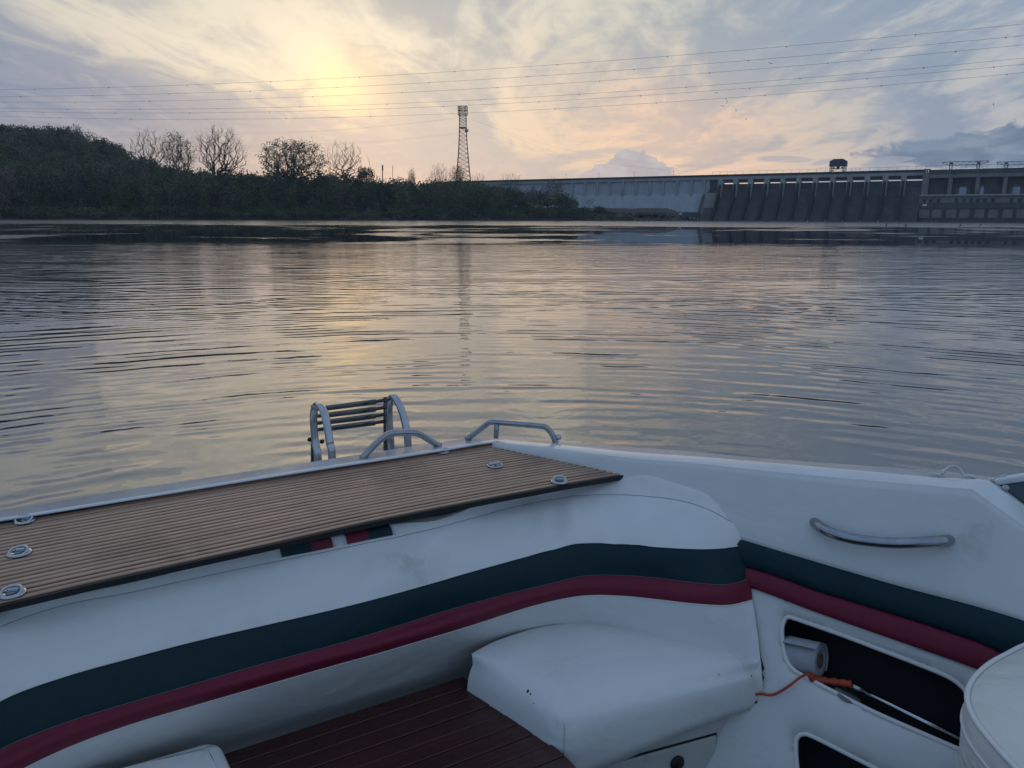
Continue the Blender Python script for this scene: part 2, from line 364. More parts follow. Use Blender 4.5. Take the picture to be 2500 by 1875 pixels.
# ------------------------------------------------------------------ water
def water_mat():
    M = bpy.data.materials.new('river_water'); M.use_nodes = True; t = NT(M.node_tree); b = t.n['Principled BSDF']
    b.inputs['Base Color'].default_value = (.020, .030, .044, 1); b.inputs['IOR'].default_value = 3.1
    P = t.new('ShaderNodeNewGeometry').outputs['Position']
    x, y, z = t.sep(P)
    cx, cy = .1, .6
    xx = t.m('SUBTRACT', x, cx); yy = t.m('SUBTRACT', y, cy)
    r = t.m('SQRT', t.m('ADD', t.m('MULTIPLY', xx, xx), t.m('MULTIPLY', yy, yy)))
    th = t.m('ARCTAN2', xx, yy)
    warp = t.noise(t.comb(t.m('MULTIPLY', x, .30), t.m('MULTIPLY', y, .30), 0), 1, 4, .55)
    warp2 = t.noise(t.comb(t.m('MULTIPLY', x, 1.1), t.m('MULTIPLY', y, 1.1), 5), 1, 3, .5)
    rw = t.m('ADD', r, t.m('ADD', t.m('MULTIPLY', warp, .6), t.m('MULTIPLY', warp2, .10)))
    # rings spreading from the boat, broken up along their length
    k = 2 * math.pi / .27
    ring = t.m('SINE', t.m('MULTIPLY', rw, k))
    ring2 = t.m('SINE', t.m('ADD', t.m('MULTIPLY', rw, k * .57), t.m('MULTIPLY', warp, 3)))
    brk = t.mr(t.noise(t.comb(t.m('MULTIPLY', rw, .8), t.m('MULTIPLY', th, 5.5), 0), 1, 4, .6), .40, .64)
    brk2 = t.mr(t.noise(t.comb(t.m('MULTIPLY', rw, .55), t.m('MULTIPLY', th, 4), 7), 1, 4, .6), .40, .66)
    fade = t.mr(r, 24, 8, 0.0, 1)
    h = t.m('MULTIPLY', t.m('ADD', t.m('MULTIPLY', t.m('MULTIPLY', ring, brk), .0032), t.m('MULTIPLY', t.m('MULTIPLY', ring2, brk2), .0046)), fade)
    # wind ripples: crests run across the view
    n1 = t.noise(t.comb(t.m('MULTIPLY', x, .55), t.m('MULTIPLY', y, 1.35), 0), 1.5, 2, .45, .4)
    n2 = t.noise(t.comb(t.m('MULTIPLY', x, .26), t.m('MULTIPLY', y, .62), 2), 1.0, 2, .5, .4)
    n3 = t.noise(t.comb(t.m('MULTIPLY', x, .6), t.m('MULTIPLY', y, 1.3), 9), 4.6, 2, .5)
    pm = t.mr(t.noise(t.comb(t.m('MULTIPLY', x, .07), t.m('MULTIPLY', y, .10), 0), 1, 4, .6), .35, .65, .45, 1.2)
    mid = t.mr(r, 5, 18, .16, 1.1)
    rip = t.m('ADD', t.m('MULTIPLY', n1, .010), t.m('ADD', t.m('MULTIPLY', n2, .015), t.m('MULTIPLY', n3, .0040)))
    # far reach: glassy slicks against ruffled streaks
    sl = t.m('ADD', t.m('MULTIPLY', t.noise(t.comb(t.m('MULTIPLY', x, .034), t.m('MULTIPLY', y, .020), 0), 1, 7, .62, .9), .55), t.m('MULTIPLY', t.noise(t.comb(t.m('MULTIPLY', x, .07), t.m('MULTIPLY', y, .085), 4), 1, 6, .6, .5), .45))
    calm = t.mr(y, 40, 56, 1, 0)                     # 1 close in, 0 in the far reach
    farrough = t.mr(t.m('ADD', sl, t.mr(y, 145, 200, 0, .3, False)), .505, .575, .0, 1.2)
    amp = t.m('ADD', t.m('MULTIPLY', calm, pm), t.m('MULTIPLY', t.m('SUBTRACT', 1, calm), farrough))
    cw = t.noise(t.comb(t.m('MULTIPLY', x, .13), t.m('MULTIPLY', y, .2), 3), 1, 3, .55)
    cb1 = t.mr(t.noise(t.comb(t.m('MULTIPLY', x, .22), t.m('MULTIPLY', y, .5), 6), 1, 3, .6), .38, .62)
    cb2 = t.mr(t.noise(t.comb(t.m('MULTIPLY', x, .16), t.m('MULTIPLY', y, .4), 8), 1, 3, .6), .38, .62)
    w1 = t.m('SINE', t.m('MULTIPLY', t.m('ADD', t.m('ADD', y, t.m('MULTIPLY', x, .10)), t.m('MULTIPLY', cw, 5)), 2 * math.pi / .46))
    w2 = t.m('SINE', t.m('MULTIPLY', t.m('ADD', t.m('ADD', y, t.m('MULTIPLY', x, -.14)), t.m('MULTIPLY', cw, -6)), 2 * math.pi / .80))
    crest = t.m('ADD', t.m('MULTIPLY', t.m('MULTIPLY', w1, cb1), .0026), t.m('MULTIPLY', t.m('MULTIPLY', w2, cb2), .0035))
    h = t.m('ADD', h, t.m('MULTIPLY', t.m('MULTIPLY', crest, calm), t.mr(r, 8, 16)))
    h = t.m('ADD', h, t.m('MULTIPLY', t.m('MULTIPLY', rip, amp), mid))
    bn = t.new('ShaderNodeBump'); bn.inputs['Distance'].default_value = 1; bn.inputs['Strength'].default_value = 1
    t.put(bn.inputs['Height'], h); t.l.new(bn.outputs[0], b.inputs['Normal'])
    t.put(b.inputs['Roughness'], t.m('ADD', t.m('MULTIPLY', t.m('MULTIPLY', calm, t.mr(r, 8, 30)), .07), t.m('ADD', .018, t.m('MULTIPLY', t.m('MULTIPLY', t.m('SUBTRACT', 1, calm), farrough), .13))))
    return M
M_water = water_mat()
MB().add([(-850, -200, 0), (620, -200, 0), (620, 1000, 0), (-850, 1000, 0)], [(0, 1, 2, 3)]).build('water', M_water, kind='structure')
# ------------------------------------------------------------------ far shore: terrain
SH = [(-500, 534.2), (0, 535.6), (350, 536.2), (700, 536.9), (1000, 537.6), (1400, 538.7), (1560, 539.2), (1700, 539.6)]
shore = [atz(u, v, 0) for u, v in SH]
shore = [(p.x, p.y) for p in shore]
H = 30.0
A1 = atz(1270, 438.5, H); A2 = atz(2250, 414, H)
dd = Vector((A2.x - A1.x, A2.y - A1.y, 0)).normalized()         # along the dam
dn = Vector((dd.y, -dd.x, 0))                                    # downstream, to the viewer
if dn.y > 0: dn = -dn
A0 = Vector((A1.x, A1.y, 0))
def dam_s(u, v=500, off=0):                                      # distance along the dam of an image column
    p = atplane(u, v, A0 + dn * off, dn); return (p - A0).dot(dd), p.z
def DP(s, off, z): return A0 + dd * s + dn * off + Vector((0, 0, z))
S_SP = dam_s(1722)[0]
def shoreY(X):
    if X < shore[0][0]: return shore[0][1]
    for a, b in zip(shore, shore[1:]):
        if a[0] <= X <= b[0]: return a[1] + (b[1] - a[1]) * (X - a[0]) / (b[0] - a[0])
    return shore[-1][1] + (X - shore[-1][0]) * 14
def smooth(t): t = min(1, max(0, t)); return t * t * (3 - 2 * t)
HILL = [(-900, 50), (-420, 48), (0, 44), (60, 45), (120, 47), (180, 44), (269, 38), (330, 31), (400, 21), (520, 12), (900, 12), (1130, 11), (1300, 4), (1450, 3), (2600, 3)]
def ground(X, Y):
    d = Y - shoreY(X)
    z = -1.2 + 1.8 * smooth((d + 3) / 8) + 6.5 * smooth(d / 45)
    u = 1250 + F * X / max(Y, 50) / 1.02
    z += (interp(u, HILL) - 3) * smooth((d - 40) / 190)
    s = (Vector((X, Y, 0)) - A0).dot(dd)
    return z + .5 * math.sin(X * .21) * math.sin(Y * .17) * smooth(d / 20)
def terrain():
    m = MB(); xs = list(np.arange(-760, 140.1, 9)); G = []
    for j in range(90):
        row = []
        for X in xs:
            ys = shoreY(X); ys = min(ys, 2000)
            d = -6 + (j ** 1.35) * 1.3
            Y = ys + d
            # stay downstream of the dam
            P = Vector((X, Y, 0)); 
            row.append((X, Y, ground(X, Y)))
        G.append(row)
    m.grid(G, flip=False)
    return m
M_soil = mat('bank_soil', (.050, .042, .034), .95, noise=.4, nscale=.25, bump=.3, bscale=.8)
terr = terrain().build('riverbank', M_soil, kind='structure')

# ------------------------------------------------------------------ foliage
def leafmat(name, stops, tr=.0):
    M = bpy.data.materials.new(name); M.use_nodes = True; t = NT(M.node_tree); b = t.n['Principled BSDF']
    a = t.new('ShaderNodeAttribute'); a.attribute_name = 'tone'
    c = t.ramp(a.outputs['Fac'], stops)
    t.put(b.inputs['Base Color'], c); b.inputs['Roughness'].default_value = .75; b.inputs['Specular IOR Level'].default_value = .2
    return M
M_leaf = leafmat('spring_leaves', [(0, (.030, .042, .028)), (.3, (.058, .080, .036)), (.6, (.105, .145, .045)), (.8, (.155, .14, .075)), (1, (.17, .145, .125))])
M_bark = mat('bark', (.085, .075, .065), .95, noise=.3, nscale=.5)
def quads_mesh(name, C, size, tone, seed=0, flat=.0):
    """a small leaf clump (one bent quad) at each centre"""
    g = np.random.default_rng(seed); n = len(C)
    a = g.normal(size=(n, 3)); a /= np.linalg.norm(a, axis=1)[:, None]
    b = g.normal(size=(n, 3)); b -= a * (a * b).sum(1)[:, None]; b /= np.linalg.norm(b, axis=1)[:, None]
    s = (size * g.uniform(.6, 1.35, n))[:, None]
    V = np.stack([C - a * s, C - b * s * .6, C + a * s, C + b * s * .6], 1).reshape(-1, 3)
    me = bpy.data.meshes.new(name); me.vertices.add(4 * n); me.vertices.foreach_set('co', V.ravel().astype(np.float32))
    me.loops.add(4 * n); me.loops.foreach_set('vertex_index', np.arange(4 * n, dtype=np.int32))
    me.polygons.add(n); me.polygons.foreach_set('loop_start', np.arange(0, 4 * n, 4, dtype=np.int32)); me.polygons.foreach_set('loop_total', np.full(n, 4, dtype=np.int32))
    at = me.attributes.new('tone', 'FLOAT', 'FACE'); at.data.foreach_set('value', np.clip(tone, 0, 1).astype(np.float32))
    me.update(calc_edges=True); return me
def crown_pts(g, c, rx, rz, n, clumps=14):
    k = g.normal(size=(clumps, 3)); k /= np.linalg.norm(k, axis=1)[:, None]; k *= g.uniform(.45, .95, clumps)[:, None]
    i = g.integers(0, clumps, n)
    p = k[i] + g.normal(size=(n, 3)) * .20
    return np.array(c) + p * np.array([rx, rx, rz]), g.normal(0, .10, clumps)[i]
SKYL = [(-200, 303), (0, 306), (35, 305), (120, 307), (158, 320), (215, 332), (269, 348), (317, 370), (364, 390), (400, 403), (450, 398), (540, 408), (600, 413), (660, 408), (725, 404), (800, 400), (850, 404), (905, 418), (960, 425), (1016, 434), (1070, 438), (1135, 441), (1180, 450), (1233, 462), (1300, 457), (1340, 470), (1385, 492), (1422, 511), (1444, 522), (1470, 534)]
BANK = [(-300, 420), (0, 430), (200, 440), (400, 420), (560, 440), (640, 478), (720, 492), (800, 478), (860, 452), (1000, 445), (1180, 452), (1233, 462), (1300, 457), (1340, 470), (1385, 492), (1422, 511), (1444, 522), (1470, 534)]
def wood(name, label, n, u0_, u1_, d0, d1, topc, hlo, hhi, rx, q, size, tone0, seed, cat, slack=10, keep=1):
    g = np.random.default_rng(seed); PT = []; TN = []; tr = MB()
    for i in range(n):
        u = g.uniform(u0_, u1_); d = d0 + (d1 - d0) * g.uniform() ** 1.3
        p = atz(u, 536.5, 0); sc = 1
        X = p.x; Yb = shoreY(X); Y = Yb + d; X = X * Y / Yb
        z0 = ground(X, Y)
        zt = atY(u, interp(u, topc) + abs(g.normal(0, slack)) , Y).z
        h = min(g.uniform(hlo, hhi), zt - z0)
        if h < 1.6: continue
        r = rx * g.uniform(.7, 1.3) * min(1, h / hlo)
        k = int(q * g.uniform(.6, 1.3))
        tb = tone0 + g.normal(0, .28)
        if g.uniform() < .2: tb = .95; k = int(k * .45)
        P, tt = crown_pts(g, (X, Y, z0 + h * .58), r, h * .44, k, 20)
        PT.append(P); TN.append(tb + tt + g.normal(0, .06, k))
        if g.uniform() < .6: tr.beam((X, Y - r * .8, z0 - .5), (X + g.normal(0, 1.2), Y - r * .7, z0 + h * .75), .26)
    me = quads_mesh(name, np.concatenate(PT), size, np.concatenate(TN), seed)
    o = link(name, me, M_leaf, kind='stuff'); o['label'] = label; o['category'] = cat
    me2 = tr.mesh('trunks'); t2 = link('trunks', me2, M_bark, o, kind='stuff')
    return o
wood('hillside_forest', 'dark spring forest covering the hill at the left behind the river bank', 560, -330, 520, 45, 300, SKYL, 9, 16, 5.6, 560, .52, .42, 11, 'forest', 9)
wood('bank_woodland', 'dense low woodland of dull green trees along the far river bank', 520, -330, 1360, 12, 70, SKYL, 9, 20, 4.8, 520, .42, .40, 12, 'woodland', 10)
wood('shore_brush', 'dark tangled brush at the water edge of the far bank', 560, -330, 1470, 2, 22, BANK, 2.0, 5.5, 3.2, 190, .33, .30, 13, 'brush', 8)

wood('distant_woods', 'paler woodland seen between the bank trees and the dam', 330, 380, 1250, 62, 130, SKYL, 10, 18, 5.2, 220, .75, .5, 15, 'woodland', 14)
wood('dam_end_woods', 'bushy trees hiding the left end of the dam wall right of the power tower', 90, 1090, 1262, 24, 70, [(1060, 436), (1135, 441), (1180, 448), (1233, 457), (1300, 462)], 9, 20, 4.2, 420, .42, .45, 17, 'woodland', 3)
# ------------------------------------------------------------------ branching trees
def grow(seed, levels=7, spread=.55, up=.12, stems=1, ratio=.74, kids=(2, 3), trunk=.22, lean=0, jit=.12):
    g = random.Random(seed); segs = []; tips = []
    def rec(p, d, L, r, lv):
        n = 3 if lv < 3 else 2
        for i in range(n):
            d = (d + Vector((g.gauss(0, jit), g.gauss(0, jit), g.gauss(0, jit) + up * .5))).normalized()
            q = p + d * (L / n); r2 = r * (1 - .28 / n)
            segs.append((p, q, r, r2)); p, r = q, r2
            if lv >= 2 and i < n - 1 and g.random() < .33 and lv < levels - 1:
                a = g.uniform(0, 6.28); side = Vector((math.cos(a), math.sin(a), .3)).normalized()
                rec(p, (d + side * spread * 1.4).normalized(), L * .6, r * .5, lv + 1)
        if lv >= levels: tips.append(p); return
        k = g.choice(kids); a0_ = g.uniform(0, 6.28)
        for j in range(k):
            a = a0_ + 6.283 * j / k + g.gauss(0, .3)
            x = d.orthogonal().normalized(); y = d.cross(x)
            sp = spread * g.uniform(.55, 1.25)
            nd = (d + (x * math.cos(a) + y * math.sin(a)) * sp + Vector((0, 0, up))).normalized()
            rec(p, nd, L * ratio * g.uniform(.8, 1.15), r * g.uniform(.58, .74), lv + 1)
    for s_ in range(stems):
        a = g.uniform(0, 6.28) if stems > 1 else 0
        d0 = Vector((math.cos(a) * .22 * (stems > 1) + lean, math.sin(a) * .2 * (stems > 1), 1)).normalized()
        rec(Vector((0, 0, 0)), d0, trunk * g.uniform(.85, 1.1), .020 / (stems ** .5), 0)
    return segs, tips
def crown_tree(seed, H, xl, xr, N=700, lo=.30, stems=1, lean=0, droop=0):
    """a tree grown towards points filling its crown; returns segments in metres and tips"""
    g = np.random.default_rng(seed); cx = (xl + xr) / 2; rx = (xr - xl) / 2; zc = H * (lo + 1) / 2; rz = H * (1 - lo) / 2
    A = []
    lumps = g.normal(size=(9, 3)); lumps /= np.linalg.norm(lumps, axis=1)[:, None]
    while len(A) < N:
        p = g.normal(size=3); p /= np.linalg.norm(p); r = g.uniform() ** (1 / 2.6)
        d = (lumps @ p).max(); r *= .74 + .26 * max(0, (d - .45) / .55) ** .7
        if p[2] < 0: p = p * np.array([1, 1, .9])
        q = np.array([cx + p[0] * r * rx, p[1] * r * rx * .9, zc + p[2] * r * rz])
        if q[2] < H * lo * .8: continue
        A.append(q)
    A = np.array(A); nodes = []; par = []
    for s_ in range(stems):
        a = 6.28 * s_ / stems + g.uniform(0, 2); tgt = np.array([cx * .5 + (math.cos(a) * rx * .30 if stems > 1 else lean), math.sin(a) * rx * .25 * (stems > 1), H * (lo + .22)])
        n = 7; prev = -1
        for i in range(n + 1):
            t_ = i / n; q = tgt * np.array([t_ ** 1.3, t_ ** 1.3, t_]) + g.normal(0, H * .004, 3) * (i > 0); q[2] = tgt[2] * t_
            nodes.append(q); par.append(prev); prev = len(nodes) - 1
    base_n = len(nodes); root = np.array([cx * .4, 0, H * lo * .8])
    order = np.argsort(np.linalg.norm((A - root) * np.array([1, 1, .8]), axis=1) + g.normal(0, H * .015, N))
    NP_ = np.zeros((N * 4 + 60, 3)); NP_[:base_n] = nodes; cnt = base_n; P2 = list(par); minz = H * lo * .45
    for k in order:
        t = A[k]; d = NP_[:cnt] - t; dist = np.sqrt((d ** 2).sum(1)); cost = dist + np.maximum(0, NP_[:cnt, 2] - t[2] + .04 * H) * 1.9 + (NP_[:cnt, 2] < minz) * H
        j = int(cost.argmin()); a = NP_[j].copy(); L = dist[j]; m_ = min(3, 1 + int(L / (H * .05))); pr = j
        for i in range(1, m_ + 1):
            q = a + (t - a) * i / m_
            if i < m_: q = q + g.normal(0, L * .03, 3) + np.array([0, 0, -L * .03])
            NP_[cnt] = q; P2.append(pr); pr = cnt; cnt += 1
    w_ = np.ones(cnt)
    for i in range(cnt - 1, -1, -1):
        if P2[i] >= 0: w_[P2[i]] += w_[i]
    leafn = np.ones(cnt, bool); 
    for i in range(cnt):
        if P2[i] >= 0: leafn[P2[i]] = False
    rad = H * .00088 * w_ ** .48
    segs = [(Vector(NP_[P2[i]]), Vector(NP_[i]), min(rad[P2[i]], rad[i] * 1.35), rad[i]) for i in range(cnt) if P2[i] >= 0]
    tips = [Vector(NP_[i]) for i in range(cnt) if leafn[i]]
    gr_ = random.Random(seed)
    for i in range(cnt):
        if leafn[i] or gr_.random() < .35:
            q = Vector(NP_[i]); out = (q - Vector((cx, 0, zc * .75))).normalized()
            for _ in range(2):
                e = q + (out + Vector((gr_.gauss(0, .5), gr_.gauss(0, .5), gr_.gauss(.1, .4)))) * H * gr_.uniform(.018, .042)
                segs.append((q, e, H * .0007, H * .0004)); tips.append(e)
    return segs, tips
def tree(name, label, cat, u_base, Y, v_top, u_l, u_r, seed, leaves=0, leaf=.3, tone=.5, vbase=None, group=None, rmul=1.0, zlift=0, leafmat_=None, **kw):
    old = kw.get('levels', 7) <= 2; N_ = kw.pop('N', 480); lo_ = kw.pop('lo', .34)
    segs, tips = grow(seed, **kw) if old else (None, None)
    pw_ = atz(u_base, 537, 0); Y = Y if Y > 100 else (shoreY(pw_.x) + Y)
    base = atY(u_base, 500, Y); zb = ground(base.x, Y) + zlift
    if vbase: zb = atY(u_base, vbase, Y).z
    top = atY(u_base, v_top, Y).z; Ht = top - zb
    xl = atY(u_l, v_top + 30, Y).x - base.x; xr = atY(u_r, v_top + 30, Y).x - base.x
    if not old: segs, tips = crown_tree(seed, Ht, min(xl, -.5), max(xr, .5), N_, lo_, kw.get('stems', 1))
    allp = np.array([s_[1] for s_ in segs]); mx = np.percentile(allp, 98.5, axis=0); mn = np.percentile(allp, 1.5, axis=0); mx[2] = allp.max(0)[2]
    sz = Ht / mx[2]; sxr = xr / max(mx[0], .05); sxl = xl / min(mn[0], -.05)
    sy = (abs(sxr) + abs(sxl)) / 2
    def T(p):
        if not old: return p
        return Vector((p.x * (sxr if p.x > 0 else sxl), p.y * sy, p.z * sz))
    t = thing(name, label, cat, (base.x, Y, zb), group)
    m = MB(); m2 = MB(); rs = Ht
    for a, b, r1, r2 in segs:
        if old: r1 = max(r1 * rs * rmul * 1.25, .038); r2 = max(r2 * rs * rmul * 1.25, .022)
        else: r1 *= rmul; r2 *= rmul
        (m if r1 > .11 else m2).tube([T(a) + t.location, T(b) + t.location], [r1, r2], 5 if r1 > .15 else 3, cap=False)
    m.build('trunk', M_bark, t)
    if m2.v: m2.build('branches', M_bark, t, kind='stuff')
    if leaves:
        g = np.random.default_rng(seed); tp = np.array([tuple(T(p) + t.location) for p in tips])
        c = tp[g.integers(0, len(tp), leaves)] + g.normal(0, .55, (leaves, 3))
        link('leaves', quads_mesh('leaves', c, leaf, tone + g.normal(0, .1, leaves), seed), M_leaf, t)
    return t
tree('bare_tree', 'slender bare tree left of the leafy one, above the hill slope', 'tree', 384, 55, 308, 313, 402, 3, stems=2, levels=7, spread=.42, up=.20, trunk=.34, ratio=.74, N=330, lo=.42)
tree('leafy_tree', 'thinly leafed tree standing between two bare trees on the left bank', 'tree', 433, 50, 318, 390, 474, 5, leaves=2600, leaf=.30, tone=.5, levels=7, spread=.50, up=.16, trunk=.30, ratio=.75)
tree('bare_cottonwood', 'largest bare many-stemmed tree on the left bank with wide vase crown', 'tree', 528, 45, 301, 464, 606, 9, stems=4, levels=7, spread=.42, up=.13, trunk=.30, ratio=.76, rmul=1.1, N=620, lo=.36)
tree('oak_tree', 'broad spreading tree with small new leaves and thick dark trunk near the water', 'tree', 722, 22, 338, 628, 794, 21, leaves=6500, leaf=.34, tone=.40, vbase=492, lo=.30, N=900, levels=7, spread=.72, up=.02, trunk=.22, ratio=.76, rmul=1.25)
tree('round_bare_tree', 'bare tree with rounded crown right of the broad oak', 'tree', 846, 40, 337, 782, 898, 77, levels=7, spread=.50, up=.10, trunk=.22, ratio=.76, vbase=470, kids=(2, 3, 3), rmul=1.0, lo=.26, N=520)
tree('dead_snag', 'thin forked dead snag right of the rounded bare tree', 'tree', 905, 36, 374, 892, 918, 31, levels=2, spread=.3, up=.2, trunk=.45, ratio=.8, vbase=456, rmul=.7, kids=(1, 2))
tree('dark_tree', 'small dark leaning tree with dense low crown beside the snag', 'tree', 898, 38, 408, 866, 918, 33, leaves=1500, leaf=.34, tone=.2, levels=5, spread=.6, vbase=462, kids=(2, 3))
tree('pale_bare_tree', 'wide pale bare tree just left of the power tower', 'tree', 1076, 48, 394, 1046, 1103, 41, levels=7, spread=.58, up=.08, trunk=.20, ratio=.76, stems=2, rmul=.8)
tree('young_leafy_tree', 'small leafy tree in front of the power tower base', 'tree', 1116, 46, 400, 1098, 1139, 42, leaves=900, leaf=.28, tone=.45, levels=5, spread=.5)
tree('spindly_tree', 'narrow spindly tree poking above the tree line left of the tower', 'tree', 1006, 42, 408, 995, 1017, 43, levels=5, spread=.4, up=.2, leaves=150, leaf=.22, trunk=.35)
tree('low_bare_tree', 'low bare tree just right of the power tower legs', 'tree', 1166, 46, 417, 1143, 1192, 44, levels=7, spread=.62, up=.06, rmul=.7, stems=2)
tree('umbrella_bare_tree', 'flat topped bare tree standing against the dam top left end', 'tree', 1246, 44, 416, 1212, 1276, 45, levels=7, spread=.62, up=.07, rmul=.9, trunk=.2)
tree('thin_leafed_tree', 'thin leafed tree in front of the pale dam wall end', 'tree', 1354, 30, 433, 1326, 1380, 46, leaves=700, leaf=.28, tone=.6, levels=7, spread=.6, rmul=.9)
tree('bare_bush', 'faint bare bush at the foot of the pale dam wall, nearer the trees', 'bush', 1440, 30, 480, 1424, 1456, 47, levels=5, spread=.55, stems=3, rmul=.6, leaves=120, leaf=.2, tone=.9)
tree('bare_bush', 'wider bare bush on the low platform in front of the dam wall', 'bush', 1594, 38, 489, 1562, 1626, 48, levels=5, spread=.7, stems=4, rmul=.6, leaves=350, leaf=.22, tone=.7)
tree('dead_tree', 'leaning dark dead trunk left of the broad oak', 'tree', 690, 18, 436, 672, 694, 49, levels=2, spread=.2, up=.3, trunk=.6, vbase=500, kids=(1, 2), lean=-.2)
for k, (u, v, wd, tone, Yo, lab) in enumerate([(205, 470, 70, .45, 320, 'low rounded green bush at the water left of the bare trees'), (585, 455, 50, .6, 335, 'bright green bush between the largest bare tree and the oak'),
        (770, 478, 46, .5, 330, 'small green bush right of the oak trunk'), (655, 470, 40, .55, 332, 'green bush left of the oak trunk'),
        (985, 452, 60, .55, 352, 'green bush below the spindly tree'), (1120, 455, 60, .5, 362, 'rounded green bush below the power tower'),
        (1218, 468, 60, .35, 372, 'dark bush below the flat topped bare tree'), (1300, 472, 58, .5, 376, 'green bush left of the thin leafed tree'),
        (1372, 492, 52, .3, 384, 'dark bush at the right end of the tree line'), (1418, 514, 40, .25, 392, 'lowest dark bush at the right tip of the tree line')]):
    g = np.random.default_rng(100 + k); Yo = shoreY(atz(u, 537, 0).x) + 9; b = atY(u, 530, Yo); z0 = ground(b.x, Yo); zt = atY(u, v, Yo).z
    r = wd / F * Yo * .5
    P, tt = crown_pts(g, (b.x, Yo, z0 + (zt - z0) * .45), r, (zt - z0) * .52, 900, 22)
    t = thing('bush', lab, 'bush', (b.x, Yo, z0), 'bushes along the far bank')
    link('foliage', quads_mesh('foliage', P, .38, tone + tt + g.normal(0, .06, 900), k), M_leaf, t)
    m = MB()
    for j in range(5):
        m.tube([(b.x, Yo, z0 - .4), (b.x + g.normal(0, r * .4), Yo + g.normal(0, 1), z0 + (zt - z0) * .7)], [.12, .05], 4)
    m.build('stem', M_bark, t)
# rocks along the water in front of the dam wall
M_rock = mat('bank_rock', (.075, .070, .066), .9, noise=.4, nscale=.5)
def rocks():
    g = np.random.default_rng(5); m = MB()
    for i in range(620):
        u = g.uniform(1180, 1712); d = g.uniform(0, 26) ** 1.0
        p = atz(u, 538.5, 0); Y = shoreY(p.x) + d; X = p.x; z = ground(X, Y); s = g.uniform(.35, 1.3)
        bm_v = [Vector((a, b, c)) for a in (-1, 1) for b in (-1, 1) for c in (-.7, .7)]
        bm_v = [Vector((q.x * s * g.uniform(.5, 1.1), q.y * s * g.uniform(.5, 1.1), q.z * s * g.uniform(.4, 1))) + Vector((X, Y, z)) for q in bm_v]
        q = [bm_v[j] for j in (0, 4, 6, 2, 1, 5, 7, 3)]
        m.hexa(q)
    return m
o = rocks().build('bank_rocks', M_rock, kind='stuff'); tag(o, 'scattered dark rocks along the water below the dam wall', 'rocks')

# ------------------------------------------------------------------ dam
def conc(name, col, noise_=.18, streak=.5, sc=.05):
    M = bpy.data.materials.new(name); M.use_nodes = True; t = NT(M.node_tree); b = t.n['Principled BSDF']
    P = t.new('ShaderNodeTexCoord').outputs['Object']; x, y, z = t.sep(P)
    q = t.comb(t.m('ADD', t.m('MULTIPLY', x, .9), t.m('MULTIPLY', y, .4)), t.m('MULTIPLY', z, .07), 0)
    f = t.noise(q, .9, 6, .65, .3); g = t.noise(P, sc * 4, 6, .6); hz = t.noise(t.comb(0, 0, t.m('MULTIPLY', z, 1.1)), 1, 2, .5)
    c = t.mix(t.mr(g, .3, .7), tuple(k * (1 - noise_) for k in col), tuple(k * (1 + noise_) for k in col))
    c = t.mix(t.mr(f, .48, .72, 0, streak), c, tuple(k * .42 for k in col))
    c = t.mix(t.mr(hz, .45, .62, 0, .18), c, tuple(k * .6 for k in col))
    t.put(b.inputs['Base Color'], c); b.inputs['Roughness'].default_value = .9; return M
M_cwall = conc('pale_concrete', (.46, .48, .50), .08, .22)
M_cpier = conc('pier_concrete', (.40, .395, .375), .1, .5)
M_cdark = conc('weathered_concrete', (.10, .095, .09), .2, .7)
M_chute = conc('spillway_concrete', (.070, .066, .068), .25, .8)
M_div = conc('shaded_divider_concrete', (.022, .021, .022), .2, .6)  # near-black: shadow beside the spillway dividers is put into their colour
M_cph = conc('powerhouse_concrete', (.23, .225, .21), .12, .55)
M_gate = mat('gate_steel', (.055, .075, .10), .6, noise=.2, nscale=.2)
M_rust = mat('parapet_dark', (.035, .028, .028), .8)
M_grey = mat('galvanised', (.10, .11, .12), .6)
M_wht = mat('white_paint', (.75, .76, .76), .6)
M_glassd = mat('dark_window', (.012, .016, .022), .2)
dam = thing('dam', 'long concrete river dam with pale wall, gated spillway and powerhouse across the river', 'dam', tuple(DP(0, 0, 0)))
sL = dam_s(1090)[0]; sS = dam_s(1722)[0]; sP = dam_s(2247)[0]; sR = dam_s(2640)[0]
def prism(m, s0, s1, prof, s_shift=None):      # profile of (offset, z) swept along the dam
    n = len(prof); vs = [DP(s0, a, b) for a, b in prof] + [DP(s1, a, b) for a, b in prof]
    fs = [(i, (i + 1) % n, n + (i + 1) % n, n + i) for i in range(n)] + [tuple(range(n))[::-1], tuple(range(n, 2 * n))]
    return m.add(vs, fs)
def slab(m, s0, s1, o0, o1, z0, z1): return prism(m, s0, s1, [(o0, z0), (o1, z0), (o1, z1), (o0, z1)])
def zof(u, v, off=0): return dam_s(u, v, off)[1]
zt = H
# parapet road and girder
slab(MB(), sL, sP, -7, .6, zt - 1.1, zt).build('road_deck', M_rust, dam)
slab(MB(), sL, sP, -6.6, .15, zt - 3.3, zt - 1.103).build('girder', M_cpier, dam)
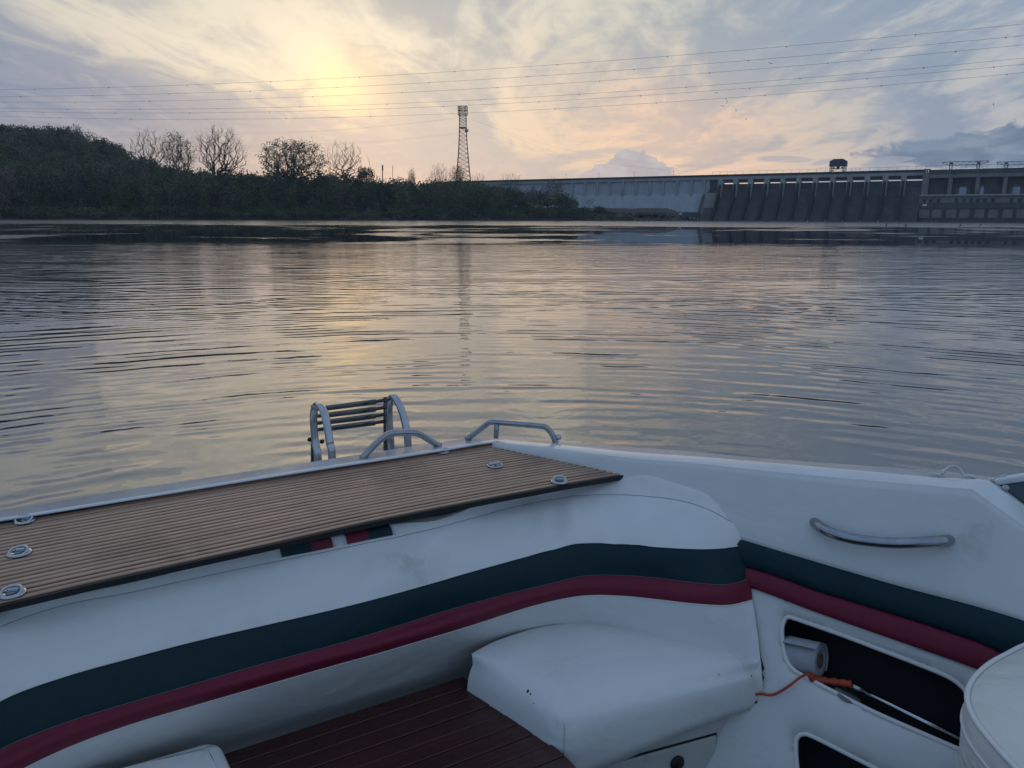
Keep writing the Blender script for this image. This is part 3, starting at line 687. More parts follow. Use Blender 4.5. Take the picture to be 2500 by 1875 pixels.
# pale gravity wall
zst = zof(1550, 476)
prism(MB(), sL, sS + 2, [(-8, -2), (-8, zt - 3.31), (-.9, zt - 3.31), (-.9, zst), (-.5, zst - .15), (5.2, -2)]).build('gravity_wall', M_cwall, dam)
for u in (1300, 1332, 1364, 1396, 1426, 1457, 1487, 1519, 1551, 1584, 1617, 1651, 1686, 1716):
    s_ = dam_s(u)[0]; slab(MB(), s_ - .85, s_ + .85, -.95, .1, zst - .6, zt - 3.31).build('pilaster', M_cpier, dam)
for u in (1268, 1380, 1460, 1545, 1640):
    s_ = dam_s(u)[0]; m = MB(); m.beam(DP(s_, -.3, zt), DP(s_, -.3, zt + 2.9), .14); m.box(DP(s_, -.3, zt + 3.0), (.6, .5, .35)); m.build('lamp_post', M_grey, dam)
# spillway
piers = [1757, 1794, 1830, 1870, 1909, 1948, 1989, 2031, 2073, 2116, 2160, 2205, 2247]
ps = [dam_s(u, 440, 4)[0] for u in piers]
zg = zof(1950, 460, 1.5); zn = zof(1950, 497, 4)
for i, s_ in enumerate(ps[:-1]):
    h_ = 1.35
    q = [(-3, zn - 6), (3.0, zn - 5), (4.3, zn), (3.4, zof(1950, 470)), (2.6, zt - 3.31), (-3, zt - 3.31)]
    prism(MB(), s_ - h_, s_ + h_, q).build('pier', M_cpier, dam)
    m = MB(); m.box(DP(s_ + h_ + .3, 2.5, zt - 5.2), (.5, .5, .5)); m.build('lamp', M_wht, dam)
def ogee(k): # k 0..1 downwards from crest
    return 1.0 + 16.5 * k ** 1.3 + 1.0 * k, zg - (zg + 2.2) * k ** 1.0
edges = [sS] + ps[:-1] + [sP]
for i in range(len(edges) - 1):
    a, b = edges[i] + (.3 if i else 2.0), edges[i + 1] - (.3 if i < len(edges) - 2 else 0)
    G = [[DP(a + (b - a) * t_, *ogee(k / 12)) for t_ in (0, .5, 1)] for k in range(13)]
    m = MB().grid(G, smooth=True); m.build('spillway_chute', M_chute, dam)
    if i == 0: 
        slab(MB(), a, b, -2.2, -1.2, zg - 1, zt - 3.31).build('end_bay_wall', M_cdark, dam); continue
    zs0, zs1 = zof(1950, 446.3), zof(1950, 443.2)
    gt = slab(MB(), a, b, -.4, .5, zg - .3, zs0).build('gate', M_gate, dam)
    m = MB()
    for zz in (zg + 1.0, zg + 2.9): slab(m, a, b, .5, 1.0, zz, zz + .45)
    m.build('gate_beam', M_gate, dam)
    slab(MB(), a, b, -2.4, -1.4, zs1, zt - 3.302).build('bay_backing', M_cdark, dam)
for i, s_ in enumerate(ps[:-1]):           # divider walls running down the chute
    m = MB(); n = 10
    L = [DP(s_ - .8, *ogee(k / n)) for k in range(n + 1)]; Rr = [DP(s_ + .8, *ogee(k / n)) for k in range(n + 1)]
    upv = Vector((0, 0, 1)); hh = [3.6 * (1 - k / n) + 2.4 for k in range(n + 1)]
    off = dn * .9
    G = [[L[k], L[k] + upv * hh[k] + off, Rr[k] + upv * hh[k] + off, Rr[k]] for k in range(n + 1)]
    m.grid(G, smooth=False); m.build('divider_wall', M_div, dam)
m = MB(); prism(m, sS - 2.0, sS + 1.0, [(0, -2), (0, zof(1720, 476)), (1.2, zof(1720, 476)), (16, -2)]); m.build('training_wall', M_cdark, dam)
prism(MB(), sS + 1.02, edges[1] - 1.4, [(0, -2), (0, zof(1740, 470)), (3, zof(1740, 472)), (15.0, -2)]).build('end_sill', M_cph, dam)
# railing over the spillway
sa = dam_s(1734)[0]; m = MB(); k = sa; zr = zt + 1.9
rl = thing('dam_railing', 'thin post and rail fence along the top of the dam over the spillway', 'railing', tuple(DP(sa, -1, zt)))
rm = MB(); rm.beam(DP(sa, -1, zr), DP(sR, -1, zr), .10); rm.build('rail', M_grey, rl)
first = None
while k < sR:
    m = MB(); m.beam(DP(k, -1, zt - .02), DP(k, -1, zr + (.6 if first is None else 0)), .12)
    if first is None: first = m.build('post', M_grey, rl)
    elif k < sP + 60: m.build('post', M_grey, rl)
    k += 5.1
# gantry hoist on the dam top
ga = dam_s(2024, 424)[0]; gb = dam_s(2063, 424)[0]; ztop = zof(2043, 388); zb_ = zof(2043, 406)
gan = thing('gantry_hoist', 'dark steel gantry hoist house on legs standing on the dam top', 'gantry', tuple(DP((ga + gb) / 2, -2, zt)))
m = MB(); wv = gb - ga
sh = [(ga - .3, zb_), (gb + .3, zb_), (gb + .3, ztop - 1.3), (gb - 2, ztop), (ga + 2, ztop), (ga - .3, ztop - 1.3)]
vs = [DP(s_, .2, z) for s_, z in sh] + [DP(s_, -4.6, z) for s_, z in sh]
m.add(vs, [tuple(range(6))] + [tuple(range(6, 12))[::-1]] + [(i, 6 + i, 6 + (i + 1) % 6, (i + 1) % 6) for i in range(6)]); m.build('hoist_house', M_gate, gan)
for s_ in (ga + .2, ga + 1.4, gb - 1.4, gb - .2):
    for of in (-.2, -4.2):
        m = MB(); m.beam(DP(s_, of, zt - .02), DP(s_, of, zb_ + .01), .28); m.build('leg', M_rust, gan)
m = MB(); m.beam(DP(ga + .4, -.2, zt + .4), DP(gb - .4, -.2, zb_ - .6), .2); m.beam(DP(gb - .4, -.2, zt + .4), DP(ga + .4, -.2, zb_ - .6), .2); m.beam(DP(ga, -.2, zb_ - 1.2), DP(gb, -.2, zb_ - 1.2), .2); m.build('bracing', M_rust, gan)
m = MB()
for f_ in (.25, .75): m.box(DP(ga + wv * f_, -2, zb_ - .9), (.9, .9, 1.0))
m.box(DP(ga + wv * .5, -2, zb_ - .7), (1.6, 1, 1.5)); m.build('hoist_block', M_rust, gan)
m = MB(); m.box(DP(ga + wv * .5, .25, (ztop + zb_) / 2 + .2), (1.8, .1, .8)); m.build('sign_board', M_grey, gan)
# powerhouse
zq = zof(2400, 412); 
ph = thing('powerhouse', 'concrete powerhouse of the dam with recessed bays and row of small windows', 'building', tuple(DP(sP, 0, 0)))
z1 = zof(2350, 433, 3); z2 = zof(2350, 475, 3); z3 = zof(2350, 495, 3); z4 = zof(2350, 510, 3)
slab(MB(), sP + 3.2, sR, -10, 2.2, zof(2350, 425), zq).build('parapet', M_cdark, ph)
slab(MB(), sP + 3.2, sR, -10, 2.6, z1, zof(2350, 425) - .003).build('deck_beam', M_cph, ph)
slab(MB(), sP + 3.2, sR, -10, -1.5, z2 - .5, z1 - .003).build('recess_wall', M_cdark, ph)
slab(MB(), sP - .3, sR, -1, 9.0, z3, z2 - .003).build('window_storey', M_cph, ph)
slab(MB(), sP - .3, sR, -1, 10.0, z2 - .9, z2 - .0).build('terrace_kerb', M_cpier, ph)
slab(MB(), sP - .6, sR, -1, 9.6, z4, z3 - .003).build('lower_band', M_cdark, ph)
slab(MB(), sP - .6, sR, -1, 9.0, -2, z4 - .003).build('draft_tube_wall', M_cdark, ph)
ztt = zof(2257, 412.5, 2.9); m = MB(); slab(m, sP - .2, sP + 3.19, -9, 2.9, z2 - .5, ztt - 2.2); m.build('stair_tower', M_cph, ph)
m = MB(); slab(m, sP + .0, sP + .9, -3, 2.9, ztt - 2.2, ztt - .3); slab(m, sP + 1.4, sP + 1.9, -3, 2.9, ztt - 2.2, ztt - .3); slab(m, sP + 2.5, sP + 3.1, -3, 2.9, ztt - 2.2, ztt - .3); slab(m, sP - .2, sP + 3.3, -3.2, 3.0, ztt - .3, ztt); m.build('tower_cap', M_cph, ph)
for u in (2319, 2386, 2453, 2520):
    s_ = dam_s(u, 455, 2)[0]; slab(MB(), s_ - 1.0, s_ + 1.0, -1.6, 2.3, z2 - .1, z1 - .003).build('pilaster', M_cph, ph)
for x in (865, 955, 1062, 1300, 1408, 1500, 1590, 1683, 1795, 2045, 2160):
    u = 2100 + x * .1808; s_ = dam_s(u, 487, 9)[0]; zc = zof(2350, 489.5, 9); wd = .85
    wn = MB(); slab(wn, s_ - wd, s_ + wd, 9.003, 9.10, zc - 1.05, zc + 1.0); wo = wn.build('window', M_glassd, ph)
    m = MB(); slab(m, s_ - wd - .12, s_ + wd + .12, 9.1, 9.2, zc + 1.0, zc + 1.15); slab(m, s_ - wd - .12, s_ + wd + .12, 9.1, 9.25, zc - 1.2, zc - 1.05); m.build('frame', M_cdark, wo)
slab(MB(), dam_s(2252, 500, 9.7)[0], dam_s(2263, 500, 9.7)[0], 9.62, 9.75, zof(2257, 503, 9.7), zof(2257, 498, 9.7)).build('notice_board', M_wht, ph)
for k, x in enumerate((800, 970, 1165, 1340, 1545, 1730, 1925, 2110, 2290)):
    u = 2100 + x * .1808; s0 = dam_s(u, 520, 9)[0]; s1 = dam_s(u + 24, 520, 9)[0]
    slab(MB(), s0, s1, 9.003, 9.5, zof(2350, 532, 9), zof(2350, 511, 9) - .05).build('draft_gate', M_cph, ph)
for k, (x0, x1, y0, y1) in enumerate(((1290, 1480, 595, 680), (1600, 1690, 600, 690), (2020, 2200, 600, 680))):
    s0 = dam_s(2100 + x0 * .1808, 465, 4)[0]; s1 = dam_s(2100 + x1 * .1808, 465, 4)[0]; za, zb2 = zof(2350, 350 + y1 * .1808, 4), zof(2350, 350 + y0 * .1808, 4)
    t = thing('transformer', ['long pale transformer with cooling radiators in the second bay of the powerhouse terrace', 'small pale square transformer box in the third powerhouse bay', 'pale transformer in the powerhouse bay at the right edge'][k], 'transformer', tuple(DP(s0, 4, z2)), 'transformers on the powerhouse terrace')
    c_ = (s0 + s1) / 2; w_ = (s1 - s0) / 2
    slab(MB(), c_ - w_ * .5, c_ + w_ * .5, 3, 5, z2, zb2).build('tank', mat('tank_paint%d' % k if 0 else 'tank_paint', (.30, .36, .42), .5), t)
    for j in (-1, 1):
        slab(MB(), c_ + j * w_ * .75 - w_ * .18, c_ + j * w_ * .75 + w_ * .18, 3.3, 4.7, z2 + .3, zb2 - .5).build('radiator', M_grey, t)
    for j in (-.3, 0, .3):
        m = MB(); m.tube([DP(c_ + w_ * j, 4, zb2), DP(c_ + w_ * j, 4, zb2 + 1.0)], [.16, .08], 6); m.build('bushing', M_cpier, t)
# take-off trusses above the powerhouse
def truss(ul, ur, posts, lab):
    t = thing('takeoff_truss', lab, 'gantry', tuple(DP(dam_s(ul, 405)[0], 0, zq)), 'line take-off trusses on the powerhouse roof')
    zu = zof(ul + 40, 394.6); zl = zof(ul + 40, 402.8); s0, s1 = dam_s(ul, 398)[0], dam_s(ur, 398)[0]
    p = [dam_s(x, 398)[0] for x in posts]; m = MB()
    for of in (-1.2, .2):
        m.beam(DP(s0, of, zu), DP(s1, of, zu), .22)
        a = p[0] - 1; b = p[-1] + 1 if len(p) > 1 else s1
        m.beam(DP(a, of, zl), DP(b, of, zl), .2); m.beam(DP(s0, of, zu - .6), DP(a, of, zl), .18)
        if len(p) > 1: m.beam(DP(s1, of, zu - .6), DP(b, of, zl), .18)
        n = int((s1 - s0) / 1.5)
        for i in range(n):
            f0, f1 = s0 + (s1 - s0) * i / n, s0 + (s1 - s0) * (i + 1) / n
            def lo(s_):
                if s_ < a: return zu - .6 + (zl - zu + .6) * (s_ - s0) / (a - s0)
                if s_ > b: return zu - .6 + (zl - zu + .6) * (s1 - s_) / max(s1 - b, .1)
                return zl
            if i % 2: m.beam(DP(f0, of, zu), DP(f1, of, lo(f1)), .13)
            else: m.beam(DP(f0, of, lo(f0)), DP(f1, of, zu), .13)
    m.build('truss_beam', M_grey, t)
    for s_ in p:
        m = MB()
        for ds in (-.7, .7):
            for of in (-1.2, .2): m.beam(DP(s_ + ds, of, zq - .1), DP(s_ + ds, of, zu + .1), .24)
        z = zq
        while z < zu - 1: 
            m.beam(DP(s_ - .7, .2, z), DP(s_ + .7, .2, z + 1), .14); m.beam(DP(s_ + .7, .2, z), DP(s_ - .7, .2, z + 1), .14); z += 1
        m.beam(DP(s_ - .7, .2, (zu + zl) / 2), DP(s_ + .7, .2, (zu + zl) / 2), .9); m.build('truss_post', M_grey, t)
        for j_ in (-1, 1):
            m = MB(); m.beam(DP(s_ + j_ * .7, 0, zl - .4), DP(s_ + j_ * 3.2, 0, zq), .1); m.build('brace', M_grey, t)
truss(2300, 2414, (2322.5, 2389), 'complete two-post steel truss gantry above the powerhouse')
truss(2433, 2560, (2457.5, 2530), 'steel truss gantry cut by the right edge above the powerhouse')
# low dock structures in front of the wall
for lab, u0_, u1_, va, vb in (('long flat dark platform at the water in front of the pale dam wall', 1554, 1625, 519, 524), ('dark boxy landing at the foot of the spillway side wall', 1668, 1708, 518, 531)):
    Yd = 440; a = atY(u0_, va, Yd); b = atY(u1_, va, Yd); z_ = atY(u0_, vb, Yd).z
    t = thing('platform', lab, 'platform', (a.x, Yd, 0)); m = MB()
    m.box(((a.x + b.x) / 2, Yd, (a.z + z_) / 2), (b.x - a.x, 8, a.z - z_)); m.build('top_slab', M_cdark, t)
    for j in range(5):
        m = MB(); x = a.x + .6 + (b.x - a.x - 1.2) * j / 4; m.beam((x, Yd - 3, -1), (x, Yd - 3, z_ + .05), .7); m.build('leg', M_cdark, t)

# ------------------------------------------------------------------ lattice power tower
YT = 470
def tw(u, v): return atY(u, v, YT)
tower = thing('power_tower', 'tall narrow steel lattice transmission tower behind the trees', 'tower', tuple(tw(1131, 500)))
cx_ = tw(1131, 400).x
lv = [(500, 22), (468, 19.5), (440, 16.5), (418, 14.5), (396, 12.8), (375, 11), (352, 9.6), (332, 8.6), (311, 8), (296, 8), (283, 7.6), (270, 7.6), (260, 7.6)]
k_ = YT / F
lv2 = []
for (va, wa), (vb, wb) in zip(lv, lv[1:]):
    lv2 += [(va, wa), ((va + vb) / 2, (wa + wb) / 2)]
lv2.append(lv[-1])
def corners(v, hw):
    z = tw(1131, v).z; h = hw * k_
    return [Vector((cx_ + a * h, YT + b * h, z)) for a, b in ((-1, -1), (1, -1), (1, 1), (-1, 1))]
M_tower = mat('tower_steel', (.16, .14, .13), .7)
rings = [corners(*q) for q in lv2]
for c in range(4):
    m = MB()
    for a, b in zip(rings, rings[1:]): m.beam(a[c], b[c], .21)
    m.build('leg', M_tower, tower)
m = MB()
for i, (a, b) in enumerate(zip(rings, rings[1:])):
    for c in range(4):
        d = (c + 1) % 4
        m.beam(a[c], b[d], .13); m.beam(a[d], b[c], .13); m.beam(b[c], b[d], .12)
m.build('bracing', M_tower, tower)
m = MB(); hh = 12.5 * k_; zt_, zl_ = tw(1131, 260).z, tw(1131, 281).z
cc = [[Vector((cx_ + a * hh * .85, YT + b * hh * .6, z)) for a, b in ((-1, -1), (1, -1), (1, 1), (-1, 1))] for z in (zl_, (zl_ + zt_) / 2, zt_)]
for l_ in cc:
    for c in range(4): m.beam(l_[c], l_[(c + 1) % 4], .22)
for a, b in zip(cc, cc[1:]):
    for c in range(4): m.beam(a[c], b[c], .22); m.beam(a[c], b[(c + 1) % 4], .15)
m.build('head_cage', M_tower, tower)
m = MB(); m.box((cx_, YT, tw(0, 308).z), (4.3, 4.3, .5)); m.build('platform', M_tower, tower)
m = MB(); p = tw(1139.5, 319); m.lathe([(.1, 0), (1.0, .3), (1.1, .5)], p, 12, Matrix.Rotation(R(90), 3, 'X')); m.build('dish', M_wht, tower)
for u, v0, v1, wd, lab in ((934, 404, 436, .6, 'thick pole rising above the tree line right of the snag'), (958.5, 404, 436, .3, 'very thin mast right of the thick pole above the trees')):
    t = thing('mast', lab, 'pole', tuple(atY(u, v1, 460))); a, b = atY(u, v0, 460), atY(u, v1 + 40, 460)
    m = MB(); m.tube([b, a], wd * .45, 8); m.build('pole', M_tower, t)
    if wd > .5: m = MB(); m.tube([atY(u, v0 + 12, 460), a + Vector((0, 0, .3))], wd * .7, 8); m.build('antenna_cover', M_tower, t)

# ------------------------------------------------------------------ power lines
M_wire = mat('wire', (.05, .045, .045), .5, .3)
WL = [[(0, 219), (415, 208), (757, 194), (1141, 174), (1575, 141), (2065, 99), (2332, 75), (2500, 59)],
      [(0, 236), (520, 224), (1049, 202), (1250, 192), (1674, 158), (2154, 118), (2500, 88)],
      [(0, 250), (446, 243), (955, 228), (1250, 214), (1749, 175), (2221, 136), (2500, 109)],
      [(0, 264), (541, 263), (1113, 248), (1250, 241), (1795, 202), (2190, 170), (2500, 143)],
      [(0, 272), (484, 273), (1027, 263), (1250, 254), (1851, 211), (2445, 162), (2500, 157)],
      [(0, 284), (554, 289), (1093, 279), (1250, 273), (1906, 227), (2489, 179)]]
phase = [107, 70, 30, 178, 120, 158]
names = ['topmost', 'second from the top', 'third from the top', 'fourth from the top', 'second from the bottom', 'lowest']
for i, pts in enumerate(WL):
    off = i * 5
    PA = atY(180, 400, 430 + off); PB = atY(2200, 400, 322 + off); n = (PB - PA).cross(Vector((0, 0, 1))).normalized()
    al = Vector((PB.x - PA.x, PB.y - PA.y, 0)).normalized()
    sv = []; 
    for u, v in pts:
        p = atplane(u, v, PA, n); sv.append(((p - PA).dot(al), p.z))
    co = np.polyfit([a for a, b in sv], [b for a, b in sv], 2)
    s0, s1 = sv[0][0] - 90, sv[-1][0] + 70
    def W3(s_): q = PA + al * s_; return Vector((q.x, q.y, float(np.polyval(co, s_))))
    t = thing('power_line', names[i] + ' of the six long wires crossing the sky', 'power line', tuple(W3(s0)), 'power lines over the river')
    m = MB(); m.tube([W3(s0 + (s1 - s0) * j / 60) for j in range(61)], .048, 4); m.build('wire', M_wire, t)
    sA = (atplane(phase[i], 400, PA, n) - PA).dot(al)
    first = None; s_ = sA
    while s_ < s1:
        m = MB(); m.lathe([(.05, -.28), (.18, -.13), (.21, 0), (.18, .13), (.05, .28)], (0, 0, 0), 8)
        if first is None: first = m.mesh('spacer')
        o = bpy.data.objects.new('spacer', first); COL.objects.link(o); o.parent = t; o.location = W3(s_) - t.location - Vector((0, 0, .12))
        if not first.materials: first.materials.append(M_wire)
        s_ += 47.5
thin = [[(1119, 287), (853, 316), (600, 323), (0, 322)], [(1119, 289), (907, 310), (600, 328), (0, 330)], [(1119, 324), (907, 345), (600, 355), (0, 362)], [(1119, 327), (907, 348), (600, 360), (0, 370)],
        [(1142, 286), (1358, 374), (1485, 397), (1660, 421)], [(1142, 289), (1330, 352), (1485, 384), (1640, 402), (1900, 416)], [(1142, 320), (1350, 378), (1500, 402), (1700, 420)]]
tn = ['upper faint wire of the left pair at the tower top', 'lower faint wire of the left pair at the tower top', 'upper faint wire leaving the tower middle to the left', 'lower faint wire leaving the tower middle to the left',
      'steepest faint wire running from the tower to the dam', 'longest faint wire running from the tower over the dam', 'faint wire from the tower middle to the dam']
for pts, lab in zip(thin, tn):
    P = [atY(u, v, YT + (abs(u - 1131)) * .05) for u, v in pts]
    m = MB(); m.tube(cr(P, 10), .020, 3); o = m.build('thin_wire', M_wire); tag(o, lab, 'wire', 'faint wires from the lattice tower')

# ------------------------------------------------------------------ birds
M_bird = mat('bird', (.03, .03, .032), .8)
M_float = mat('floating_log', (.04, .035, .03), .8)
bl = ['leftmost of the four small birds standing at the water near the powerhouse', 'second from the left of the four small birds standing at the water', 'third from the left of the four small birds standing at the water', 'rightmost of the four small birds standing at the water']
for k, (u, ln) in enumerate(((2164, -.1), (2212, -.25), (2343, .15), (2391, .35))):
    b = atz(u, 555, 0); t = thing('wading_bird', bl[k], 'bird', tuple(b), 'birds standing in the far water')
    s_ = .62; d = Vector((ln, 0, 1)).normalized()
    m = MB(); m.tube([b + Vector((0, 0, .15)), b + d * .28, b + d * .5, b + d * .62], [.03, .12, .10, .04], 8); m.build('body', M_bird, t)
    m = MB(); e = b + d * .62; m.tube([e, e + Vector((.02, 0, .1)), e + Vector((.10, 0, .12)), e + Vector((.24, 0, .10))], [.04, .045, .03, .008], 6); m.build('head', M_bird, t)
    for j in (-.04, .04):
        m = MB(); m.tube([b + Vector((j, 0, -.02)), b + Vector((j, 0, .2))], .014, 5); m.build('leg', M_bird, t)
for u0_, u1_, v, lab in ((2150, 2222, 556.5, 'low dark sandbar under the two left standing birds'), (2332, 2402, 556.5, 'low dark sandbar under the two right standing birds')):
    a, b = atz(u0_, v - .6, 0), atz(u1_, v - .6, 0); m = MB(); mid = (a + b) / 2
    m.lathe([((b.x - a.x) / 2, -.05), ((b.x - a.x) / 2.3, .02), ((b.x - a.x) / 4, .045)], mid, 24, Matrix.Diagonal((1, .16, 1))); o = m.build('sandbar', M_float, kind='structure')
fb = [(1749, 227), (1773, 243), (1775, 249), (1764, 258), (1797, 269), (1822, 291), (1881, 155), (2425, 254)]
fl = ['flying bird left of the loose flock above the spillway', 'upper of two flying birds close together in the flock', 'lower of two flying birds close together in the flock', 'flying bird just below the close pair', 'small flying bird right of the close pair', 'lowest small flying bird of the flock', 'lone flying bird just under the third wire', 'lone flying bird at the far right under the wires']
for k, (u, v) in enumerate(fb):
    c = atY(u, v, 260); s_ = .55 if k != 6 else .75; rr = Matrix.Rotation(k * 1.1, 3, 'Y')
    t = thing('flying_bird', fl[k], 'bird', tuple(c), 'birds in flight over the river')
    m = MB(); m.tube([c + Vector((0, -.35, 0)) * s_, c, c + Vector((0, .35, .03)) * s_], [.02, .09, .03], 6); m.build('body', M_bird, t)
    for j in (-1, 1):
        q = [c + rr @ (Vector(p) * s_) for p in ((.03 * j, -.15, 0), (.03 * j, .15, .02), (.5 * j, .12, .28), (.95 * j, -.05, .12), (.5 * j, -.12, .24))]
        m = MB(); m.add(q + [p + Vector((0, 0, .03)) for p in q], [(0, 1, 2, 3, 4), (9, 8, 7, 6, 5)] + [(i, (i + 1) % 5, 5 + (i + 1) % 5, 5 + i) for i in range(5)]); m.build('wing', M_bird, t)
# ------------------------------------------------------------------ boat
def line(pts): return lambda u: interp(u, pts)
DK = -.72                                            # deck level below the lens
boat = thing('motorboat', 'white motorboat seen from its cockpit, with timber stern deck, steel rails and side panel', 'boat', (0, 1.5, 0))
W0 = dz(1192, 1082, DK); W1 = dz(1534, 1155, DK)      # right edge of the slatted deck
FL = dz(0, 1473, DK); BL = dz(0, 1276.5, DK)
e1 = (FL - W1).normalized()                           # along the stern, to the left
e1b = (BL - W0).normalized(); e1 = (e1 + e1b).normalized()
side = (W1 - W0).normalized()
Q0 = W0; qn = Vector((side.y, -side.x, 0)).normalized()   # side panel plane, qn outboard?
if qn.x < 0: qn = -qn                                 # outboard = +x
aft = Vector((-e1.y, e1.x, 0)); 
if aft.y < 0: aft = -aft
qh = qn.copy(); qd_ = dz(1856, 1618, -1.06) + qh * .022 - Q0; qd_ -= side * qd_.dot(side); qdn = qd_.normalized(); print('panel lean', qdn)
qn = side.cross(qdn).normalized()
if qn.dot(qh) < 0: qn = -qn
def Qp(u, v, off=0): return atplane(u, v, Q0 + qn * off, qn)

# gunwale rows ---------------------------------------------------
Ostern = line([(-300, 1293), (0, 1251), (237, 1207), (506, 1166), (700, 1137), (880, 1109), (1139, 1070), (1175, 1066)])
Oside = line([(1215, 1063), (1344, 1077), (1534, 1091), (1700, 1103), (1844, 1117), (2088, 1135), (2271, 1148), (2400, 1161), (2424, 1166), (2440, 1177), (2520, 1233), (2660, 1331)])
R1s = line([(-300, 1315), (0, 1268), (348, 1213), (700, 1156), (1039, 1104), (1170, 1082)])
R1d = line([(1215, 1075), (1371, 1089), (1534, 1106), (1700, 1118), (2007, 1144), (2292, 1169), (2390, 1173), (2418, 1180), (2440, 1194), (2520, 1250), (2660, 1348)])
R2s = line([(-300, 1320), (0, 1273), (348, 1217), (700, 1160), (1039, 1108), (1170, 1086)])
G2 = line([(1215, 1085), (1371, 1103), (1534, 1121), (1700, 1133), (1844, 1149), (2088, 1172), (2360, 1196), (2380, 1203), (2400, 1217), (2500, 1290), (2660, 1407)])
us = [-420, -300, -150, 0, 150, 300, 450, 600, 750, 880, 1000, 1080, 1139, 1170]
ud = [1222, 1290, 1371, 1450, 1534, 1620, 1700, 1800, 1900, 2007, 2100, 2200, 2292, 2350, 2380, 2400, 2420, 2440, 2480, 2520, 2580, 2640]
rowO, rowR0, rowR1, rowR2, rowIn = [], [], [], [], []
for u in us:
    rowO.append(dz(u, Ostern(u), DK - .004)); rowR0.append(dz(u, R1s(u) - 3.5, DK + .002)); rowR1.append(dz(u, R1s(u), DK + .014)); rowR2.append(dz(u, R2s(u), DK + .010)); rowIn.append(dz(u, R2s(u) + 1.5, DK - .02))
for u in ud:
    g2 = Qp(u, G2(u), .0); r1 = Qp(u, R1d(u), .036); z0 = r1.z - CAMZ
    rowO.append(dz(u, Oside(u), z0 - .012)); rowR0.append(dz(u, R1d(u) - 3.5, z0 - .004)); rowR1.append(r1); rowR2.append(Qp(u, G2(u) - 5, .012)); rowIn.append(Qp(u, G2(u) - 1, .003))
def dens(r): return cr(r, 4)
rowD = [p + Vector((0, 0, -.03)) for p in rowO]
outv = []
for i in range(len(rowO)):
    t_ = (rowO[min(i + 1, len(rowO) - 1)] - rowO[max(i - 1, 0)]); nrm = Vector((-t_.y, t_.x, 0)).normalized(); outv.append(nrm)
rowD1 = [p + n * .012 + Vector((0, 0, -.012)) for p, n in zip(rowO, outv)]
rowD2 = [p + n * .014 + Vector((0, 0, -.09)) for p, n in zip(rowO, outv)]
rowD3 = [p + n * .0 + Vector((0, 0, -.10)) for p, n in zip(rowO, outv)]
rowD4 = [Vector((p.x, p.y, .35)) + n * .06 for p, n in zip(rowO, outv)]
rowD5 = [Vector((p.x, p.y, -.2)) + n * .02 for p, n in zip(rowO, outv)]
MB().grid([dens(r) for r in (rowIn, rowR2, rowR1, rowR0, rowO, rowD1, rowD2)]).build('gunwale', M_gel, boat)
MB().grid([dens(r) for r in (rowD2, rowD3, rowD4, rowD5)]).build('hull', M_gel, boat)
# swim platform low behind the stern
pc = W0 + e1 * .95 + aft * .55; m = MB()
m.box((pc.x, pc.y, .40), (1.7, .75, .06), Matrix.Rotation(math.atan2(-e1.y, -e1.x), 3, 'Z')); bevel(m.build('swim_platform', M_gel, boat), .02)
# cockpit floor and an under-deck body so nothing is hollow
m = MB(); fl = [W1 + e1 * 2.4, W1 + side * 2.6 + e1 * 2.4, W1 + side * 2.6 + qn * .02, W1 + qn * .02]
m.add([Vector((p.x, p.y, .12)) for p in fl] + [Vector((p.x, p.y, .06)) for p in fl], [(3, 2, 1, 0), (4, 5, 6, 7), (0, 1, 5, 4), (1, 2, 6, 5), (2, 3, 7, 6), (3, 0, 4, 7)]); m.build('cockpit_floor', M_carpet, boat)

# timber slatted stern deck --------------------------------------
M_slat = woodmat('deck_timber', (.52, .31, .21), (.04, .026, .02), .34, axis=-math.atan2(-e1.y, -e1.x))
M_dark = woodmat('dark_timber', (.060, .014, .010), (.005, .002, .002), .24, axis=-math.atan2(-e1.y, -e1.x), wear=(.07, .022, .014))
deck = thing('slatted_deck', 'reddish grey timber slatted deck panel covering the stern of the boat', 'deck', tuple(W1))
N = 22; LEN = 2.35
nn = e1.cross(Vector((0, 0, 1))).normalized()
if nn.dot(side) < 0: nn = -nn
Fc = [dz(u, v, DK) for u, v in ((1534, 1155), (1500, 1160), (1345, 1187), (1129, 1227), (905, 1271), (700, 1317), (554, 1349), (411, 1380), (237, 1418), (0, 1473))]
Bc = [dz(u, v, DK) for u, v in ((1192, 1082), (1039, 1105), (860, 1132), (700, 1158), (520, 1188), (350, 1216), (180, 1246), (0, 1276.5))]
def lenres(P, n):
    P = cr(P, 8); d = (P[-1] - P[-6]).normalized(); P = P + [P[-1] + d * .4 , P[-1] + d * .95]
    L = [0]
    for x_, y_ in zip(P, P[1:]): L.append(L[-1] + (y_ - x_).length)
    o = []
    for k in range(n):
        q = 2.3 * k / (n - 1); i = 0
        while i < len(L) - 2 and L[i + 1] < q: i += 1
        o.append(P[i].lerp(P[i + 1], (q - L[i]) / max(1e-9, L[i + 1] - L[i])))
    return o
NS = 26; Fc = lenres(Fc, NS); Bc = lenres(Bc, NS); dist = (W1 - W0).dot(nn); rr_ = random.Random(4)
def rail(f, z=0, sh=0): return [Bc[i].lerp(Fc[i], f) + Vector((0, 0, z)) + (e1 * sh if i == 0 else Vector()) for i in range(NS)]
def sweep(rails):
    m = MB(); n = len(rails); m.grid([list(x) for x in zip(*rails)], smooth=False)
    # close the loop
    c = len(rails[0]); m = MB(); vs = [rails[j][i] for i in range(c) for j in range(n)]
    fs = [(i * n + j, i * n + (j + 1) % n, (i + 1) * n + (j + 1) % n, (i + 1) * n + j) for i in range(c - 1) for j in range(n)] + [tuple(range(n))[::-1], tuple((c - 1) * n + j for j in range(n))]
    return m.add(vs, fs)
